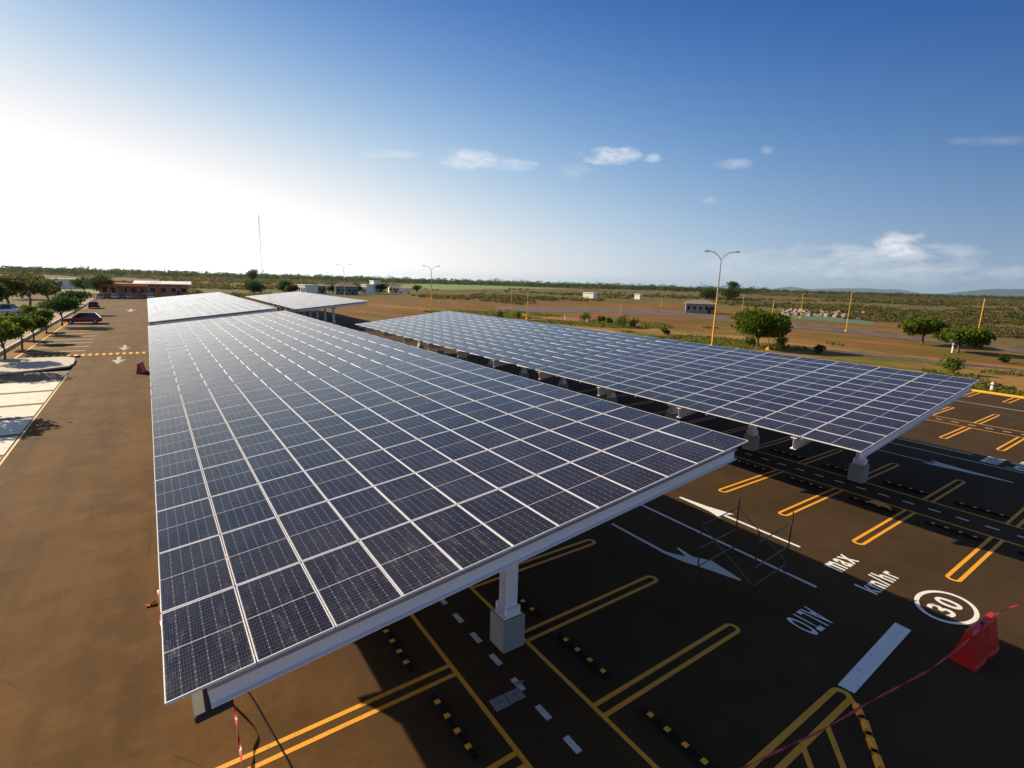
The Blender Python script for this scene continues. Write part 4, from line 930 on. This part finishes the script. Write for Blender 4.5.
# ================================================================== BUILDINGS AND VEHICLES
M_ORANGE = mat('orange_wall_paint', (.62, .20, .06), .85, var=.1, scale=.6)
M_WROOF = mat('white_roof_sheet', (.80, .78, .74), .6, var=.05, scale=.5)
M_WWALL = mat('white_wall_paint', (.82, .79, .74), .85, var=.08, scale=.5)
M_GWALL = mat('grey_wall', (.22, .22, .23), .85, var=.12, scale=.6)
M_TEAL = mat('teal_wall_paint', (.10, .17, .19), .8, var=.1, scale=.6)
M_TROOF = mat('grey_brown_roof', (.24, .19, .16), .85, var=.15, scale=.8)
def building(px, w, d, h, label, mw, mr, rz=0.0, roof='flat', wins=4, over=.3, porch=False, name='building', door=True):
    p = G(*px); r = empty(name, (p.x, p.y, -.15), label, 'building', rz=rz)
    mb = MB(); mb.box(-w/2, w/2, 0, d, 0, h); wl = mb.build('wall', mw, r)
    mb = MB()
    if roof == 'flat' and over > 1: mb.prism([(-over, h+.02), (d+over, h+.9), (d+over, h+1.15), (-over, h+.32)], lambda p, q, a: (a, p, q), -w/2-over, w/2+over)
    elif roof == 'flat': mb.box(-w/2-over, w/2+over, -over, d+over, h, h+.35)
    elif roof == 'hip': 
        a = over; e = [(-w/2-a, -a), (w/2+a, -a), (w/2+a, d+a), (-w/2-a, d+a)]; t = [(-w/2+d*.4, d/2), (w/2-d*.4, d/2)]; z1 = h+d*.22
        mb.poly([(*e[0], h), (*e[1], h), (*t[1], z1), (*t[0], z1)]); mb.poly([(*e[1], h), (*e[2], h), (*t[1], z1)]); mb.poly([(*e[2], h), (*e[3], h), (*t[0], z1), (*t[1], z1)]); mb.poly([(*e[3], h), (*e[0], h), (*t[0], z1)]); mb.poly([(*e[3], h), (*e[2], h), (*e[1], h), (*e[0], h)])
    mb.build('roof', mr, r)
    if porch:
        for i in range(7):
            x = -w/2+w*(i+.5)/7; mb = MB(); mb.box(x-.15, x+.15, -2.6, -2.3, 0, h-.5); mb.build('pillar', mw, r)
        mb = MB(); mb.box(-w/2, w/2, -2.9, -.01, h-.5, h-.1); mb.build('porch_roof', mw, r)
    for i in range(wins):
        x = -w/2+w*(i+.5)/wins; ww = min(1.6, w/wins*.6); mb = MB(); mb.box(x-ww/2-.08, x+ww/2+.08, -.05, -.004, h*.34, h*.78); wf = mb.build('window', M_WWALL if mw is not M_WWALL else M_GWALL, r)
        mb = MB(); mb.box(x-ww/2, x+ww/2, -.062, -.052, h*.36, h*.76); mb.build('pane', M_GLASS, wf)
    if door:
        x = w*.5-w/max(wins, 1); mb = MB(); mb.box(x-.5, x+.5, -.06, -.003, 0, 2.1); mb.build('door', M_DARK, r)
    return r
building((125, 297.2), 13, 9, 4.2, 'low orange building with a porch at the end of the left road', M_ORANGE, M_ORANGE, -.05, wins=5, porch=True)
building((164, 296.5), 15, 8, 4.2, 'orange building under a broad white roof, right of the porch', M_ORANGE, M_WROOF, -.05, wins=5, over=1.05)
building((68, 288.5), 30, 10, 4.0, 'far white low building left of the dark tree', M_WWALL, M_WROOF, 0, wins=6)
building((302, 294.5), 7, 6, 4.4, 'white house just behind the farthest carport', M_WWALL, M_WROOF, -1.35, wins=3)
building((320, 293), 6, 6, 3.8, 'grey-white house between the white house and the teal hall', M_GWALL, M_WROOF, -.2, wins=3)
building((347, 294.5), 11, 8, 4.0, 'teal hall with grey roof behind the farthest carport', M_TEAL, M_TROOF, -.25, roof='hip', wins=4)
building((364, 293.5), 5, 5, 4.8, 'white two-storey house left of the dark tree', M_WWALL, M_WROOF, -1.35, wins=3)
building((372, 293.5), 4, 4, 7.0, 'tall narrow white house beside the dark tree', M_WWALL, M_WROOF, -1.35, wins=2)
building((394, 292.5), 6, 6, 3.6, 'grey-roofed house right of the dark tree', M_WWALL, M_TROOF, -.3, roof='hip', wins=3)
building((700, 313), 9.5, 6, 3.2, 'grey shed with open dark front and pitched roof beyond the soil', M_GWALL, M_TROOF, -math.radians(52), roof='hip', wins=5, over=.6, name='shed')
building((588, 298), 8, 4, 3.4, 'white box-like cabin by the far scrub', M_WWALL, M_WROOF, -math.radians(78), wins=0, door=False, name='cabin')
building((637, 299), 4, 3, 3.2, 'small white cabin right of the larger one', M_WWALL, M_WROOF, -math.radians(78), wins=0, door=False, name='cabin')

def car(p, rz, label, Mb, L_=4.4, Wd=1.78, H=1.5, kind='car'):
    r = empty('parked_car', (p.x, p.y, 0), label, 'car', 'parked vehicles', rz); h = Wd/2
    # body shell by stations along x
    if kind == 'pickup':
        low = [(-.5, .48, .92), (-.47, .3, .98), (-.12, .3, .98), (.12, .3, 1.0), (.28, .3, .98), (.47, .32, .86), (.5, .45, .72)]; cab = [(-.10, .98), (-.07, 1.0*H), (.16, 1.0*H), (.30, .98)]
    else:
        low = [(-.5, .5, .86), (-.47, .3, .95), (-.2, .28, .95), (.1, .28, .95), (.27, .28, .92), (.46, .32, .80), (.5, .46, .66)]; cab = [(-.46, .93), (-.34, H), (.08, H*.99), (.28, .92)]
    mb = MB(); n = 0
    for f, zb, zt in low:
        for y, z in ((-h*.96, zb), (-h, (zb+zt)/2), (-h*.93, zt), (h*.93, zt), (h, (zb+zt)/2), (h*.96, zb)): mb.v.append((f*L_, y, z))
    for i in range(len(low)-1):
        for j in range(6): mb.f.append((i*6+j, (i+1)*6+j, (i+1)*6+(j+1) % 6, i*6+(j+1) % 6)); mb.mi.append(0)
    mb.f.append(tuple(range(6))); mb.f.append(tuple((len(low)-1)*6+5-j for j in range(6))); mb.mi += [0, 0]
    mb.prism([(cab[1][0]*L_+.02, H-.05), (cab[2][0]*L_-.02, H-.05), (cab[2][0]*L_-.12, H), (cab[1][0]*L_+.12, H)], lambda x, z, a: (x, a, z), -h*.72, h*.72)
    b = mb.build('body', Mb, r)
    g = MB(); c = cab; k = len(g.v); wy = [h*.9, h*.74, h*.74, h*.9]
    for s in (-1, 1):
        g.v += [(c[i][0]*L_, s*wy[i], c[i][1] if i in (0, 3) else H-.05) for i in range(4)]
    g.f += [(0, 1, 2, 3), (7, 6, 5, 4), (0, 4, 5, 1), (1, 5, 6, 2), (2, 6, 7, 3)]; g.mi += [0]*5
    g.build('windows', M_GLASS, r)
    for x in (-.31*L_, .31*L_):
        for s in (-1, 1):
            t = MB(); t.tube([(x, s*(h-.2), .33), (x, s*(h+.02), .33)], .33, 16); w_ = t.build('wheel', M_RUB, r)
            q = MB(); q.tube([(x, s*(h+.0), .33), (x, s*(h+.028), .33)], .19, 12); q.build('rim', M_LAMP, w_)
    for s in (-1, 1):
        t = MB(); t.box(L_*.485, L_*.503, s*h*.72-.16, s*h*.72+.16, .62, .74); t.build('headlight', M_WSTK, r)
    return r
MB_ = mat('dark_maroon_car_paint', (.26, .020, .018), .35, .1, var=.1, coat=.2)
MK = mat('black_car_paint', (.012, .012, .014), .35, .1, var=.1, coat=.2)
MW = mat('white_car_paint', (.72, .72, .72), .3, 0, var=.05, coat=.5)
MS = mat('silver_car_paint', (.38, .39, .41), .3, .6, var=.05, coat=.5)
MR = mat('red_car_paint', (.35, .03, .03), .3, .2, var=.05, coat=.5)
MBL = mat('blue_car_paint', (.04, .08, .20), .3, .3, var=.05, coat=.5)
car(Vector((-8.9, 107.5, 0)), math.pi, 'dark maroon car parked in the left bays', MB_, 4.9, 1.9, 1.72)
car(Vector((-10.2, 150, 0)), math.pi/2, 'black car parked beyond the dark maroon car', MK, 4.3, 1.78, 1.5)
pw = G(8, 314); car(pw, 1.2, 'white pickup on the street at the far left', MW, 5.2, 1.95, 1.85, 'pickup')
cols = [(MS, 'silver'), (MK, 'black'), (MW, 'white'), (MBL, 'blue'), (MS, 'silver'), (MR, 'red'), (MK, 'black'), (MW, 'white')]
wh = ['at the left end of the row before the orange building', 'second from the left in the row before the orange building', 'third from the left in the row before the orange building', 'in the middle of the row before the porch', 'just right of the middle of the row before the porch', 'third from the right in the row before the orange building', 'second from the right in the row before the orange building', 'at the right end of the row before the orange building']
for i, (mm, cn) in enumerate(cols):
    p = G(100+i*7.2, 298.6); car(Vector((p.x, p.y, 0)), math.radians(96), f'{cn} car {wh[i]}', mm, 4.2, 1.75, 1.5)
# white truck near the houses
def truck(px, rz, label):
    p = G(*px); r = empty('white_truck', (p.x, p.y, -.15), label, 'truck', rz=rz)
    mb = MB(); mb.box(-3.2, 1.6, -1.1, 1.1, .9, 3.2, bev=.06); mb.build('cargo_box', MW, r)
    mb = MB(); mb.prism([(1.75, .6), (3.3, .6), (3.3, 1.5), (2.9, 2.5), (1.75, 2.5)], lambda x, z, a: (x, a, z), -1.0, 1.0); c = mb.build('cab', MW, r)
    g = MB(); g.quad((3.31, -.85, 1.52), (3.31, .85, 1.52), (2.96, .85, 2.4), (2.96, -.85, 2.4)); g.build('windscreen', M_GLASS, c)
    for x in (-2.2, 2.4):
        for s in (-1, 1):
            t = MB(); t.tube([(x, s*.8, .45), (x, s*1.05, .45)], .45, 14); t.build('wheel', M_RUB, r)
truck((405, 293.2), math.radians(150), 'white box truck parked right of the houses')
# fence along the end of the road
def fence():
    a, b = G(60, 300.5), G(150, 299.8); r = empty('mesh_fence', (a.x, a.y, 0), 'low grey fence across the end of the left road', 'fence'); o = Vector((a.x, a.y, 0)); n = 22
    mb = MB()
    for i in range(n+1):
        p = (a-o).lerp(b-o, i/n); mb.tube([(p.x, p.y, 0), (p.x, p.y, 1.5)], .05, 5)
    mb.build('fence_posts', M_GREYP, r); mb = MB()
    for z in (.3, .7, 1.1, 1.45): mb.tube([(0, 0, z), ((b-o).x, (b-o).y, z)], .03, 4)
    mb.build('rails', M_GREYP, r)
fence()

# ================================================================== HAZE
def haze():
    mb = MB(); mb.box(-23000, 23000, -23000, 23000, -1.2, 260)
    M = bpy.data.materials.new('humid_air'); M.use_nodes = True; nt = M.node_tree; nt.nodes.remove(nt.nodes['Principled BSDF'])
    v = nt.nodes.new('ShaderNodeVolumePrincipled'); v.inputs['Density'].default_value = HAZE_DENSITY; v.inputs['Color'].default_value = (.50, .74, 1.0, 1); v.inputs['Anisotropy'].default_value = .3
    nt.links.new(v.outputs[0], nt.nodes['Material Output'].inputs['Volume'])
    tag(mb.build('haze', M), 'faint pale haze over the plain', 'haze', kind='stuff')
HAZE_DENSITY = 3.0e-5
haze()
